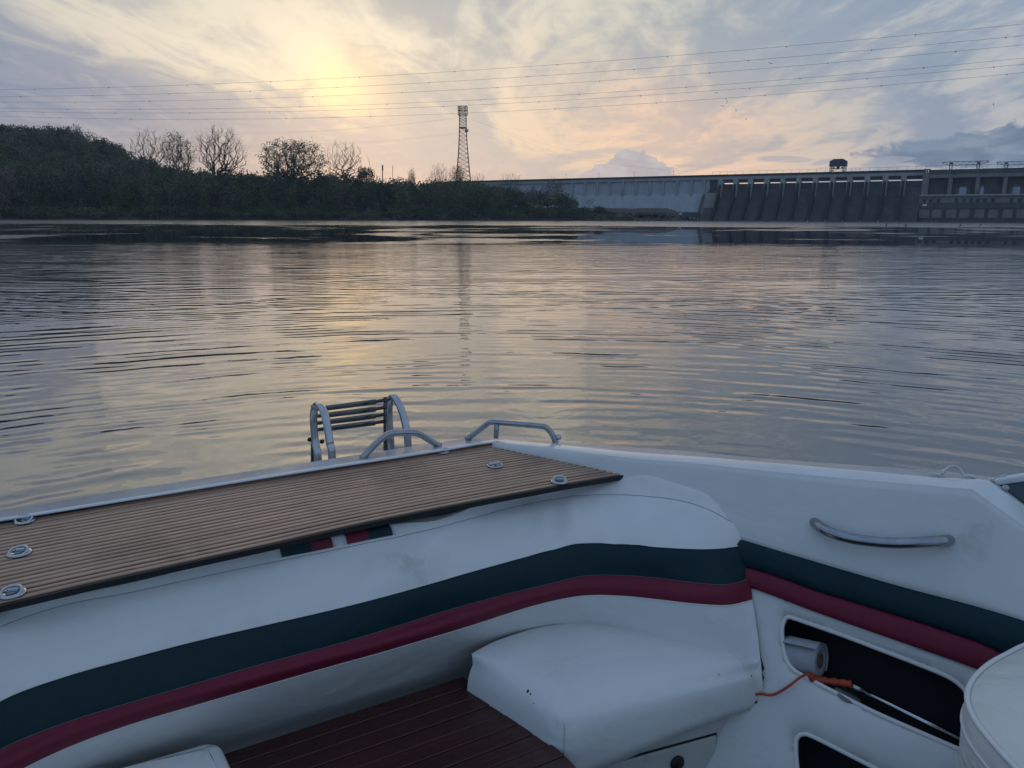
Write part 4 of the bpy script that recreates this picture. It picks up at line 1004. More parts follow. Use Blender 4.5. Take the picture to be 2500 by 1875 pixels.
for k in range(N):
    g_ = .0032 / dist; a = k / N + g_ + (.0014 / dist if k % 4 == 0 else 0); b = (k + 1) / N - g_; c_ = .0018 / dist
    zj = rr_.uniform(-.0006, .0006); sh = rr_.uniform(0, .006)
    sweep([rail(a, -.0029, sh), rail(a, zj - .0018, sh), rail(a + c_, zj, sh), rail(b - c_, zj, sh), rail(b, zj - .0018, sh), rail(b, -.0029, sh)]).build('slat', M_slat, deck)
sweep([rail(.004, -.0155), rail(.004, -.0030), rail(.992, -.0030), rail(.992, -.0155)]).build('base_board', M_caulk, deck)
sweep([rail(1.002, -.0155), rail(1.002, -.002), rail(1.016, -.002), rail(1.016, -.0155)]).build('edge_trim', M_black, deck)
# under-deck box
m = MB(); q = [W0 + aft * .0, W1 - nn * .10, W1 - nn * .10 + e1 * LEN, W0 + e1 * LEN]
m.hexa([Vector((p.x, p.y, .1)) for p in q] + [p + Vector((0, 0, -.036)) for p in q]); m.build('engine_box', M_black, boat)
rl_ = ['chrome lift ring nearest the back right corner of the slatted deck', 'chrome lift ring in the middle of the right end of the slatted deck', 'chrome lift ring at the front right corner of the slatted deck',
       'chrome lift ring at the back left of the slatted deck', 'chrome lift ring in the middle of the left end of the slatted deck', 'chrome lift ring at the front left of the slatted deck']
first = None
for k, (u, v) in enumerate(((1081, 1103), (1209, 1137), (1366, 1176), (60, 1272), (47, 1351), (30, 1450))):
    c = dz(u, v, DK + .001); a = (0.4, .2, 2.6, math.pi * .9, math.pi * .9, math.pi * .95)[k]; Rm = Matrix.Rotation(a + math.atan2(-e1.y, -e1.x), 3, 'Z')
    m = MB(); m.lathe([(.0245, 0), (.0245, .0022), (.0225, .0042), (.0155, .0045), (.0145, .0028), (.001, .0026)], c, 28); pl_ = m.build('lift_ring', M_steel, deck)
    m = MB(); tilt = Matrix.Rotation(R(-16), 3, 'X')
    m.tube([c + Rm @ (tilt @ Vector((.0175 * math.cos(t_), .0175 * math.sin(t_) + .001, .0075))) for t_ in [2 * math.pi * i / 20 for i in range(20)]], .0030, 7, closed=True)
    m.build('ring', M_steel, pl_)
    m = MB(); m.box(c + Rm @ Vector((0, -.012, .006)), (.020, .014, .007), Rm); bevel(m.build('hinge_block', M_steel, pl_), .002)

# steel fittings ---------------------------------------------------
def px_tube(pts, plane_p, plane_n, r, n=10, k=8):
    P = [atplane(u, v, plane_p, plane_n) for u, v in pts]
    return MB().tube(cr(P, k), r, n)
sp = dz(883, 1118, DK); px_tube([(883, 1120), (912, 1089), (937, 1067), (958, 1058), (1005, 1056), (1024, 1060), (1046, 1073), (1074, 1089)], sp, aft, .0105).build('stern_grab_rail', M_steelb, boat)
sp2 = dz(1200, 1066, DK); n2 = (dz(1358, 1079, DK + .01) - dz(1141, 1072, DK)); n2 = Vector((n2.y, -n2.x, 0)).normalized()
gr = px_tube([(1139, 1073), (1168, 1051), (1192, 1033), (1200, 1031), (1215, 1031.5), (1260, 1035), (1318, 1040), (1332, 1043), (1343, 1053), (1351, 1066), (1357, 1081)], dz(1141, 1072, DK), n2, .0095).build('corner_grab_rail', M_steelb, boat)
px_tube([(1213, 1033), (1211, 1069)], dz(1141, 1072, DK), n2, .0085, k=2).build('rail_post', M_steelb, gr)
c = atplane(1363, 1067, dz(1141, 1072, DK), n2); m = MB(); m.lathe([(.004, -.01), (.010, -.006), (.010, .006), (.004, .01)], c, 14, Matrix.Rotation(R(90), 3, 'Y')); m.build('snap_fitting', M_steel, gr)
# swim ladder folded up behind the stern
L0 = atplane(806, 1100, dz(806, 1120, DK) + aft * .12, aft); sn = e1.copy()
lad = None
def arch(front, back, rfront):
    pf = atplane(front[0][0], front[0][1], dz(806, 1120, DK) + aft * .16, aft)
    P = [atplane(u, v, pf, sn) for u, v in front + back]
    low = [P[0] + Vector((0, 0, -.35))] ; low2 = [P[-1] + Vector((0, 0, -.25))]
    return MB().tube(cr(low + P + low2, 6), rfront, 12), P
mA, PA_ = arch([(811, 1121), (806, 1085), (800, 1045), (793, 1012), (785, 996), (777, 990)], [(770, 993), (766, 1008), (766, 1035), (770, 1080), (777, 1124)], .0130)
lad = mA.build('swim_ladder', M_steel, boat)
mB, PB_ = arch([(996, 1092), (993, 1055), (987, 1023), (977, 992), (967, 974), (961, 969)], [(955, 973), (951, 986), (950, 1010), (952, 1050), (955, 1092)], .0130)
mB.build('arch_rail', M_steel, lad)
Lp = PA_[7] + e1 * 0.0; pl0 = PA_[8]; Lp = Vector(pl0) + aft * .03
def LP(u, v): return atplane(u, v, Lp, aft)
m = MB(); m.beam(LP(765.5, 988), LP(765, 1128), .018, .010, aft); bevel(m.build('side_rail', M_steeld, lad), .003)
m = MB(); m.beam(LP(942.5, 968.5), LP(942, 1100), .019, .010, aft); bevel(m.build('side_rail', M_steeld, lad), .003)
for (a, b) in (((767, 1000), (940, 977)), ((767, 1017), (940, 995)), ((767, 1034), (939, 1012)), ((767, 1050), (938, 1029))):
    A, B = LP(*a), LP(*b); A2 = A + (B - A) * .16; B2 = A + (B - A) * .87
    rg = MB().tube([A, B], .0068, 8).build('rung', M_steeld, lad)
    m = MB(); m.beam(A2, B2, .019, .019, aft)
    o = m.build('step', M_steeld, lad); bevel(o, .006, 3)
for u, v in ((756, 1073), (786, 1078), (765, 1084)):
    c = LP(u, v); m = MB(); m.lathe([(.006, -.008), (.008, 0), (.006, .008)], c, 12, Matrix.Rotation(R(90), 3, 'X')); m.build('bolt', M_black, lad)

# side panel -------------------------------------------------------
def woodline(u): return 1082 + (u - 1192) * (1155 - 1082) / (1534 - 1192)
GT = line([(1400, 1192), (1534, 1232), (1814, 1317), (2007, 1375), (2210, 1434), (2360, 1473), (2454, 1500), (2600, 1545)])
GR = line([(1790, 1375), (1828, 1386), (1881, 1401), (2007, 1447), (2062, 1463), (2243, 1519), (2387, 1567), (2423, 1582), (2456, 1602), (2560, 1680)])
RB = line([(1790, 1424), (1837, 1436), (1953, 1480), (2134, 1545), (2315, 1608), (2394, 1637), (2480, 1675), (2600, 1740)])
def topv(u):
    if u < 2373: return G2(u) + 1
    return 1197 + (u - 2373) * (1290 - 1197) / (2500 - 2373)
G = []; cols = [1205, 1222, 1250, 1290, 1340, 1400, 1460, 1534, 1600, 1680, 1760, 1850, 1950, 2050, 2150, 2250, 2330, 2373, 2400, 2440, 2500, 2560, 2620]
for i in range(13):
    t_ = i / 12; row = []
    for u in cols:
        vb = woodline(u) + 12 if u < 1500 else max(GT(u) + 6, woodline(min(u, 1534)) + 12)
        vt = topv(u); v = vt + (vb - vt) * t_
        bul = .006 * math.sin(min(1, t_ * 1.0) * math.pi) ** .5 if 0 < t_ < 1 else 0
        row.append(Qp(u, v, -.002 - bul))
    G.append(row)
cp = MB().grid(G, flip=False).build('coaming_panel', M_vinylc, boat); solid(cp, .01, 1 if False else -1)
# gelcoat shoulder running forward under the windscreen
G = []
for t_ in (0, .12, .5, .9, 1.0):
    row = []
    for i in range(9):
        s_ = i / 8; ub = 2366 + s_ * 260; vb = 1193 + (ub - 2366) * .735
        ut = 2400 + s_ * 250; vt = 1173 + max(0, ut - 2424) * .70
        u, v = ub + (ut - ub) * t_, vb + (vt - vb) * t_
        row.append(Qp(u, v, .008 + .07 * t_ - .014 * math.sin(t_ * math.pi)))
    G.append(row)
def strip(name, top, bot, matx, pr, u0_, u1_, n=26):
    G = []
    for i in range(9):
        t_ = i / 8; row = []
        for j in range(n):
            u = u0_ + (u1_ - u0_) * j / (n - 1); v = top(u) + (bot(u) - top(u)) * t_
            row.append(Qp(u, v, -.006 - pr * (math.sin(math.pi * (.04 + .92 * t_)) ** .45)))
        G.append(row)
    G = [[p + qn * .02 for p in G[0]]] + G + [[p + qn * .02 for p in G[-1]]]
    return MB().grid(G).build(name, matx, boat)
strip('teal_band', GT, lambda u: GR(u) + 1, M_teal, .016, 1790, 2620)
strip('burgundy_band', GR, RB, M_red, .012, 1790, 2620)
# pocket openings cut through the lower panel
hole1 = [(1915, 1509), (1922, 1506), (1933, 1508), (2000, 1531), (2062, 1553), (2130, 1579), (2206, 1608), (2262, 1630), (2315, 1653), (2346, 1675), (2362, 1700), (2372, 1760), (2378, 1846), (2344, 1832), (2240, 1787), (2134, 1740), (2040, 1693), (1990, 1667), (1946, 1643), (1930, 1630), (1917, 1610), (1909, 1574), (1907, 1532)]
hole2 = [(1941, 1808), (1948, 1797), (1960, 1793), (1975, 1796), (2015, 1815), (2116, 1867), (2200, 1912), (2290, 1962), (2340, 2000), (2350, 2080), (2300, 2110), (1990, 2030), (1955, 1990), (1946, 1900), (1941, 1840)]
from mathutils.geometry import delaunay_2d_cdt
ax = side; az_ = -qdn; zup = Vector((0, 0, 1))
def to2(p): q = p - Q0; return Vector((q.dot(ax), q.dot(az_)))
def from2(q, off): return Q0 + ax * q[0] + az_ * q[1] + qn * off
def panel(outer, holes, off, th, name, matx, parent):
    vs = []; ed = []; 
    def loop(L):
        b = len(vs); vs.extend(L); ed.extend([(b + i, b + (i + 1) % len(L)) for i in range(len(L))])
    loop(outer)
    for h_ in holes: loop(h_)
    xs = [p[0] for p in outer]; ys = [p[1] for p in outer]
    def inside(p, L):
        c = False
        for i in range(len(L)):
            a, b = L[i], L[i - 1]
            if (a[1] > p[1]) != (b[1] > p[1]) and p[0] < (b[0] - a[0]) * (p[1] - a[1]) / (b[1] - a[1]) + a[0]: c = not c
        return c
    for i in range(60):
        for j in range(34):
            p = Vector((min(xs) + (max(xs) - min(xs)) * (i + .5) / 60, min(ys) + (max(ys) - min(ys)) * (j + .5) / 34))
            if inside(p, outer) and not any(inside(p, h_) for h_ in holes) : vs.append(p)
    V, E, Fc, *_ = delaunay_2d_cdt(vs, ed, [], 0, 1e-5)
    keep = []
    for f in Fc:
        c = sum((V[i] for i in f), Vector((0, 0))) / len(f)
        if inside(c, outer) and not any(inside(c, h_) for h_ in holes): keep.append(f)
    def near(p):
        d = 9
        for h_ in holes:
            for i in range(len(h_)):
                a, b = h_[i - 1], h_[i]; ab = b - a; t_ = max(0, min(1, (p - a).dot(ab) / ab.length_squared)); d = min(d, (p - a - ab * t_).length)
        return d
    pts = []
    for p in V:
        d = near(p); pts.append(from2(p, off + .016 * math.exp(-d / .014) - .004))
    m = MB(); m.add(pts, keep, True)
    o = m.build(name, matx, parent)
    me = o.data
    if me.polygons and sum(p.normal.dot(qn) for p in me.polygons) > 0: me.flip_normals()
    solid(o, th); return o
def dense2(L, n=4): 
    L3 = [Vector((p[0], p[1], 0)) for p in L]; C = cr(L3 + [L3[0]], n)[:-1]; return [Vector((p.x, p.y)) for p in C]
h1 = dense2([to2(Qp(u, v)) for u, v in hole1]); h2 = dense2([to2(Qp(u, v)) for u, v in hole2])
outer = [to2(Qp(u, RB(u) - 3)) for u in range(1520, 2641, 40)] + [Vector((to2(Qp(2640, RB(2640)))[0], -1.5)), Vector((to2(Qp(1520, 1340))[0], -1.5))]
fix = -1.5
outer[-2] = Vector((outer[-3][0], .14 )); outer[-1] = Vector((outer[0][0], .14 ))
zb = lambda p: p
# 2-D z is relative to the deck edge height, so the floor is at:
fz = (.13 - Q0.z) / az_.z
outer[-2] = Vector((outer[-3][0], fz)); outer[-1] = Vector((outer[0][0], fz))
lp = panel(outer, [h1, h2], 0, .012, 'lower_side_panel', M_vinylc, boat)
for h_ in (h1, h2):
    pk = MB(); pk.tube([from2(p, .010) for p in h_], .0055, 8, closed=True); rim = pk.build('pocket_rim', M_pip, boat)
    n = len(h_); m = MB()
    c2_ = sum(h_, Vector((0, 0))) / n
    a = [from2(p, .014) for p in h_]; b = [from2(c2_ + (p - c2_) * 1.02 , .115) for p in h_]
    m.add(a + b, [(i, (i + 1) % n, n + (i + 1) % n, n + i) for i in range(n)] + [tuple(range(n, 2 * n))], False); m.build('storage_pocket', M_carpet, boat)
# grab handle on the side panel
hp = [Qp(1983, 1272, .01), Qp(1989, 1275, -.012), Qp(2003, 1287, -.038), Qp(2030, 1301, -.052), Qp(2075, 1314, -.056), Qp(2130, 1322, -.056), Qp(2190, 1326, -.056), Qp(2250, 1324, -.055), Qp(2295, 1321, -.045), Qp(2314, 1319, -.022), Qp(2322, 1317, .008)]
MB().tube(cr(hp, 8), .0125, 18).build('grab_handle', M_steelb, boat)
# pad eye on the gunwale
pe = Qp(2325, 1161, .062); hx = (Qp(2340, R1d(2340), .036) - Qp(2240, R1d(2240), .036)).normalized(); m = MB()
m.tube(cr([pe - hx * .022 + az_ * .001, pe - hx * .017 + az_ * .012, pe - hx * .008 + az_ * .021, pe + az_ * .023, pe + hx * .008 + az_ * .021, pe + hx * .017 + az_ * .012, pe + hx * .022 + az_ * .001], 5), .0036, 10); eye = m.build('pad_eye', M_steel, boat)
for s_ in (-1, 1):
    m = MB(); m.box(pe + hx * s_ * .034 + az_ * .001, (.028, .013, .004), Matrix.Rotation(math.atan2(hx.y, hx.x), 3, 'Z')); bevel(m.build('foot_plate', M_steel, eye), .002)
# windscreen corner
wf = Qp(2424, 1180, .075)
def Wp(u, v, o=.075): return Qp(u, v, o)
m = MB(); m.beam(Wp(2428, 1176), Wp(2660, 1140), .022, .016); ws = m.build('windscreen_frame', M_wht, boat); bevel(ws, .004)
m = MB(); m.beam(Wp(2426, 1180), Wp(2660, 1358), .020, .014); bevel(m.build('lower_frame', M_steelb, ws), .003)
M_tint = mat('tinted_glass', (.02, .03, .045), .06, spec=.8)
m = MB(); q = [Wp(2440, 1182), Wp(2660, 1352), Wp(2660, 1148), Wp(2446, 1176)]; m.hexa([p for p in q] + [p + qn * .006 for p in q]); m.build('windscreen_pane', M_tint, ws)
m = MB(); m.tube([Wp(2423, 1178), Wp(2432, 1170), Wp(2455, 1165)], .007, 8); m.build('corner_bracket', M_steel, ws)
m = MB(); m.lathe([(.001, -.006), (.008, -.004), (.008, .004), (.001, .006)], Wp(2455, 1192, .055), 14, qn.to_track_quat('Z', 'Y').to_matrix()); m.build('screw', M_steelb, ws)

# bench backrest -----------------------------------------------------
rows = {
 'A': ([(-420, 1620), (-200, 1530), (0, 1481), (127, 1462), (278, 1432), (443, 1392), (600, 1353), (664, 1340), (800, 1312), (946, 1280), (1060, 1262), (1125, 1250), (1150, 1236), (1200, 1224), (1345, 1193), (1440, 1174), (1500, 1161), (1534, 1156), (1588, 1164), (1681, 1190), (1738, 1210), (1779, 1245), (1796, 1262)], -.748, -.735, 1796),
 'B': ([(-420, 1760), (-200, 1640), (0, 1531), (95, 1496), (190, 1469), (332, 1444), (475, 1412), (601, 1385), (700, 1366), (844, 1337), (1088, 1284), (1170, 1260), (1292, 1229), (1414, 1211), (1500, 1207), (1561, 1209), (1681, 1226), (1763, 1260), (1808, 1290)], -.775, -.760, 1808),
 'C': ([(-420, 2010), (-200, 1850), (0, 1712), (108, 1668), (244, 1627), (488, 1562), (760, 1500), (966, 1449), (1129, 1402), (1271, 1362), (1373, 1335), (1454, 1325), (1600, 1335), (1722, 1340), (1780, 1336), (1813, 1330)], -.875, -.835, 1813),
 'D': ([(-420, 2110), (-200, 1960), (0, 1831), (81, 1796), (217, 1744), (380, 1698), (597, 1633), (868, 1560), (1058, 1500), (1251, 1447), (1353, 1423), (1434, 1405), (1500, 1404), (1600, 1411), (1755, 1428), (1800, 1422), (1829, 1412)], -.945, -.92, 1829),
 'E': ([(-420, 2180), (-200, 2030), (0, 1906), (60, 1874), (163, 1825), (325, 1766), (542, 1703), (814, 1627), (922, 1598), (1031, 1565), (1200, 1511), (1281, 1486), (1396, 1460), (1473, 1453), (1588, 1462), (1703, 1475), (1780, 1478), (1837, 1465)], -.99, -.972, 1837),
 'F': ([(-420, 2330), (-200, 2190), (0, 2050), (271, 1932), (559, 1833), (850, 1741), (1050, 1676), (1145, 1646), (1319, 1592), (1434, 1578), (1511, 1582), (1626, 1602), (1742, 1628), (1830, 1652), (1862, 1660)], -1.225, -1.16, 1862)}
cu = [0, .05, .12, .19, .26, .33, .40, .47, .54, .60, .66, .70, .74, .78, .82, .86, .90, .93, .955, .975, .99, 1.0]
order = ['A', 'B', 'C', 'D', 'E', 'F']; rowsP = []
for k in order:
    pts, zl_, zr_, ue = rows[k]; f = line(pts); r = []; zr_ = Qp(ue, f(ue), -.006).z - CAMZ; print(k, 'right end', round(zr_, 3))
    for c in cu:
        u = -420 + (ue + 420) * c; zz = zl_ + (zr_ - zl_) * smooth((c - .6) / .4)
        if k == 'A': zz = -.748 + .016 * smooth((c - .80) / .08) + (zr_ + .732) * smooth((c - .90) / .10)
        if k == 'B': zz = -.775 + .012 * smooth((c - .8) / .08) + (zr_ + .763) * smooth((c - .90) / .10)
        pd = dz(u, f(u), zz); pq = Qp(u, f(u), -.010 - {'A': .010, 'B': .032, 'C': .03}.get(k, .012) * min(1, (1 - c) / .05))
        r.append(pq if c > .75 and (pq - O).length < (pd - O).length else pd)
    rowsP.append(r)
back1 = [p + (-nn) * .05 + Vector((0, 0, -.022)) for p in rowsP[0]]
for i, c in enumerate(cu):
    if c > .88: back1[i] = rowsP[0][i] + Vector((0, .004, -.02))
back2 = [p + Vector((0, .02, -.10)) for p in back1]
allr = [back2, back1] + rowsP + [[p + Vector((0, 0, -.06)) for p in rowsP[-1]]]
cols_ = [cr(r, 6) for r in allr]; nc = len(cols_[0])
K = 8; full_ = []; tr_ = list(zip(*cols_))
colc = [cr(list(c), K) for c in tr_]                  # per column, dense down
def bulge(j, i):
    return 0
nr = len(colc[0])
GG = [[colc[i][j] for i in range(nc)] for j in range(nr)]
# soft wrinkles as real relief
def wr(p, j, i):
    u = i / nc
    a = .0016 * math.sin(p.x * 9 + p.z * 14 + 1.5 * math.sin(p.x * 4)) 
    b = 0
    for (xc, wd, am, sl) in ((-.33, .035, -.006, .9), (-.20, .03, .004, .9), (.12, .018, -.003, .15), (.17, .02, .0025, .15), (.27, .02, -.0025, .1), (.34, .016, .002, .1), (-.62, .05, -.002, .5), (.05, .02, -.0025, .3)):
        d = (p.x - xc - sl * (p.z - .80)) / wd; b += am * math.exp(-d * d)
    return a + 2.8 * b * math.exp(-((p.z - .805) / .036) ** 2)
GG2 = []
for j, row in enumerate(GG):
    r2 = []
    for i, p in enumerate(row):
        if j >= 2 * K - 3:
            a = GG[min(j + 1, nr - 1)][i] - GG[j - 1][i]; b = GG[j][min(i + 1, nc - 1)] - GG[j][max(i - 1, 0)]
            n = b.cross(a); n.normalize()
            if n.y > 0: n = -n
            r2.append(p + n * wr(p, j, i))
        else: r2.append(p.copy())
    GG2.append(r2)
# ruck in the top edge where the cover gapes under the deck
for j in range(len(GG2)):
    for i in range(nc):
        p = GG2[j][i]; d = (p.x + .115) / .05
        w_ = math.exp(-((j - 2 * K) / (K * .55)) ** 2)
        p += Vector((0, 0, -.010)) * math.exp(-((p.x + .20) / .05) ** 2) * w_ + Vector((0, 0, .006)) * math.exp(-((p.x + .10) / .02) ** 2) * w_
ben = thing('bench_backrest', 'long white vinyl bench backrest with teal and burgundy bands under the slatted deck', 'backrest', tuple(rowsP[2][8]))
iA, iB, iC, iD, iE, iF = [2 * K + K * q for q in range(6)]
def part(name, j0, j1, matx, puff):
    G = []
    for j in range(j0, j1 + 1):
        t_ = (j - j0) / max(1, j1 - j0); row = []
        for i in range(nc):
            a = GG2[min(j + 1, nr - 1)][i] - GG2[max(j - 1, 0)][i]; b = GG2[j][min(i + 1, nc - 1)] - GG2[j][max(i - 1, 0)]
            n = b.cross(a).normalized()
            if n.y > 0: n = -n
            k_e = min(i, nc - 1 - i) / 5
            row.append(GG2[j][i] + n * puff * (math.sin(math.pi * t_) ** .35 if 0 < t_ < 1 else 0))
        G.append(row)
    return MB().grid(G).build(name, matx, ben)
part('top_roll', 0, iB, M_vinyl, .0)
part('upper_panel', iB, iC, M_vinyl, .0035)
part('teal_band', iC, iD, M_teal, .0022)
part('burgundy_band', iD, iE, M_red, .0022)
part('lower_panel', iE, nr - 1, M_vinyl, .003)
def seam(name, j, r, matx, par, out=.001, i0=0, i1=None):
    P = [GG2[j][i] + Vector((0, -out, out * .6)) for i in range(i0, i1 or nc)]
    return MB().tube(P, r, 6).build(name, matx, par)
seam('seam', iB, .0005, M_seam, ben, .0012)
seam('piping', iC, .0013, M_pip, ben, .0018)
seam('seam', iD, .0006, M_seam, ben, .0012)
seam('piping', iE, .0013, M_pip, ben, .0018)
# coloured patches on the top roll between deck and seam
def col_at(u):
    best = min(range(nc), key=lambda i: abs(proj(GG2[iB][i])[0] - u)); return best
def proj(p):
    d = p - O; z_ = d.dot(fw); return 1250 + F * d.dot(rt) / z_, 937.5 - F * d.dot(up) / z_
def onroll(u, t_):
    j = iA - 1 + (iB - .6 - iA + 1) * t_; j0 = int(j); fj = j - j0
    best = None
    us_ = [proj(GG2[j0][i])[0] for i in range(nc)]
    for i in range(nc - 1):
        if us_[i] <= u <= us_[i + 1]:
            f = (u - us_[i]) / (us_[i + 1] - us_[i])
            a = GG2[j0][i].lerp(GG2[j0][i + 1], f); b = GG2[j0 + 1][i].lerp(GG2[j0 + 1][i + 1], f); return a.lerp(b, fj) + Vector((0, -.0018, .0022))
for nm, ua, ub, la, matx in (('teal_patch', 677, 751, 12, M_teal), ('burgundy_patch', 751, 803, 12, M_red), ('burgundy_patch', 835, 888, 14, M_red), ('teal_patch', 888, 946, 14, M_teal)):
    G = [[onroll(ua + (ub - ua) * k / 10 + la * t_ / 4 , t_ / 4) for k in range(11)] for t_ in range(5)]
    MB().grid(G).build(nm, matx, ben)
for u0_, la in ((673, 12), (807, 14), (830, 14), (951, 14)):
    P = [onroll(u0_ + la * t_ / 4, t_ / 4) for t_ in range(5)]; MB().tube(P, .0016, 6).build('piping', M_pip, ben)

# corner seat cushion -------------------------------------------------
CZ = -1.06
Bk = cr([dz(u, v, CZ) for u, v in ((1150, 1597), (1180, 1580), (1223, 1561), (1319, 1532), (1434, 1519), (1511, 1523), (1626, 1541), (1742, 1570), (1810, 1594), (1852, 1614))], 4)
Fr = cr([dz(u, v, CZ) for u, v in ((1150, 1597), (1367, 1737), (1470, 1722), (1569, 1694), (1703, 1650), (1790, 1615), (1822, 1604))], 4)
FrA = dz(1150, 1600, CZ); FrB = dz(1372, 1733, CZ); FrC = dz(1853, 1618, CZ)
nb = len(Bk)
front = [FrA.lerp(FrB, i / 14) for i in range(15)] + [FrB.lerp(FrC, i / 24) for i in range(1, 25)]
# round the front corner in plan
def chaikin(P, n=2):
    for _ in range(n):
        Q = [P[0]]
        for a, b in zip(P, P[1:]): Q += [a.lerp(b, .25), a.lerp(b, .75)]
        Q.append(P[-1]); P = Q
    return P
cen_ = dz(1450, 1620, CZ)
front = chaikin([FrA + (FrA.lerp(FrB, .1) - FrA) * .2, FrA.lerp(FrB, .74), FrB + (FrB - cen_) * .03, FrB.lerp(FrC, .16), FrB.lerp(FrC, .9), FrC], 3)
def resamp(P, n):
    L = [0]
    for a, b in zip(P, P[1:]): L.append(L[-1] + (b - a).length)
    o = []
    for k in range(n):
        s_ = L[-1] * k / (n - 1); i = 0
        while i < len(L) - 2 and L[i + 1] < s_: i += 1
        o.append(P[i].lerp(P[i + 1], (s_ - L[i]) / max(1e-9, L[i + 1] - L[i])))
    return o
NB = 64
Fp = resamp(front, NB); Bp = resamp(Bk, NB)
Gt = []
for k in range(0, 15):
    t_ = k / 14; row = []
    for i in range(NB):
        p = Bp[i].lerp(Fp[i], t_); s_ = i / (NB - 1)
        dome = .008 * (math.sin(math.pi * min(1, t_ * .93 + .02)) ** .6) * (math.sin(math.pi * min(.98, max(.02, s_))) ** .5)
        row.append(p + Vector((0, 0, dome - .024 * max(0, (t_ - .62) / .38) ** 2.2)))
    Gt.append(row)
cen = dz(1450, 1620, CZ)
outd = []
for i in range(NB):
    a = Fp[min(i + 1, NB - 1)] - Fp[max(i - 1, 0)]; n = Vector((a.y, -a.x, 0)).normalized()
    if (Fp[i] - cen).dot(n) < 0: n = -n
    outd.append(n)
for (o_, zz) in ((.007, -.033), (.012, -.044), (.017, -.062), (.020, -.095), (.021, -.135), (.018, -.168), (.004, -.174), (-.05, -.172)):
    row = []
    for i in range(NB):
        s_ = i / (NB - 1); lf = smooth(s_ / .5)
        row.append(Fp[i] + outd[i] * o_ + Vector((0, 0, zz * (1.04 - .38 * smooth((s_ - .30) / .65)))))
    Gt.append(row)
seat = thing('corner_seat_cushion', 'white vinyl corner seat cushion with torn right edge, beside the dark timber planks', 'cushion', tuple(cen))
MB().grid(Gt).build('cushion', M_vinyl, seat)
# vertical seam at the front corner
ic = min(range(NB), key=lambda i: (Fp[i] - FrB).length)
P = [Gt[k][ic] + outd[ic] * .0012 + Vector((0, 0, .0005)) for k in range(15, len(Gt) - 2)]
MB().tube(P, .0004, 5).build('seam', M_seam, seat)
# small tears and scuffs
M_tear = mat('tear', (.02, .022, .026), .9)
def scuff(u, v, s_, par, zz, seed):
    g = random.Random(seed); m = MB(); c = dz(u, v, zz)
    n = 7; P = [c + Vector((math.cos(6.28 * k / n) * s_ * g.uniform(.3, 1), math.sin(6.28 * k / n) * s_ * g.uniform(.3, 1) * .8, 0)) for k in range(n)]
    return P
ed_ = [(1845, 1523), (1848, 1540), (1846, 1556), (1851, 1580), (1856, 1606), (1859, 1616), (1862, 1630), (1858, 1640), (1863, 1652), (1860, 1664), (1856, 1676)]
P = [Qp(u, v, -.010) for u, v in ed_]; g_ = random.Random(3); P = [p + Vector((g_.gauss(0, .001), 0, g_.gauss(0, .001))) for p in P]
MB().tube(P, [.001, .0016, .001, .0012, .0018, .0012, .004, .0022, .0045, .003, .001], 6).build('torn_edge', M_tear, seat)
tn_ = [(1289, 1687, .005), (1295, 1694, .003), (1304, 1716, .003), (1756, 1646, .0022), (1835, 1650, .003), (1845, 1714, .005), (1273, 1662, .0016)]
for k, (u, v, s_) in enumerate(tn_):
    dep = bpy.context.evaluated_depsgraph_get() if False else None
    # find the cushion surface under this pixel by searching the grid
    best = None
    for row in Gt:
        for p in row:
            q = proj(p); d = (q[0] - u) ** 2 + (q[1] - v) ** 2
            if best is None or d < best[0]: best = (d, p)
    dpt = (best[1] - O).dot(fw); rayd = ray(u, v); c = O + rayd * dpt; tow = -rayd.normalized()
    x = tow.orthogonal().normalized(); y = tow.cross(x); g = random.Random(k); n = 9
    ring_ = [c + tow * .003 + (x * math.cos(6.28 * i / n) + y * math.sin(6.28 * i / n) * .7) * s_ * g.uniform(.35, 1.1) for i in range(n)]
    m = MB(); m.add([c + tow * .0036] + ring_ + [p - tow * .006 for p in ring_], [(0, 1 + i, 1 + (i + 1) % n) for i in range(n)] + [(1 + i, 1 + n + i, 1 + n + (i + 1) % n, 1 + (i + 1) % n) for i in range(n)]); m.build('tear', M_tear, seat)
# locker under the corner cushion
fd = (FrC - FrB).normalized(); fnrm = Vector((fd.y, -fd.x, 0)); 
if fnrm.y > 0: fnrm = -fnrm
Lk = FrB + fnrm * (-.012); zt2 = CAMZ + CZ - .075
M_lock = mat('locker_gelcoat', (.50, .50, .47), .35, noise=.08, nscale=5, dirt=(.25, .2, .14), dirtscale=8)
def LKp(u, v, off=0): return atplane(u, v, Lk + fnrm * off, fnrm)
m = MB(); bk = -fnrm * .35; a = Lk - fd * .01; b2 = Lk + fd * ((Q0 - qn * .004 - Lk).dot(qn) / fd.dot(qn)); bq = a + bk; b3 = bq + fd * ((Q0 - qn * .004 - bq).dot(qn) / fd.dot(qn)); base = [a, b2, b3, bq]
m.hexa([Vector((p.x, p.y, .121)) for p in base] + [Vector((p.x, p.y, zt2)) for p in base]); m.build('seat_locker', M_lock, boat)
dq = [LKp(1569, 1874, .001), LKp(1746, 1793, .001), LKp(1752, 1885, .001)]
tl = LKp(1480, 1915, .001); trr = LKp(1746, 1793, .001); 
zd = trr.z; x0 = (LKp(1480, 1913) - Lk).dot(fd); x1 = (trr - Lk).dot(fd)
m = MB(); q = [Lk + fd * x0, Lk + fd * x1, Lk + fd * x1 - fnrm * .0, Lk + fd * x0]
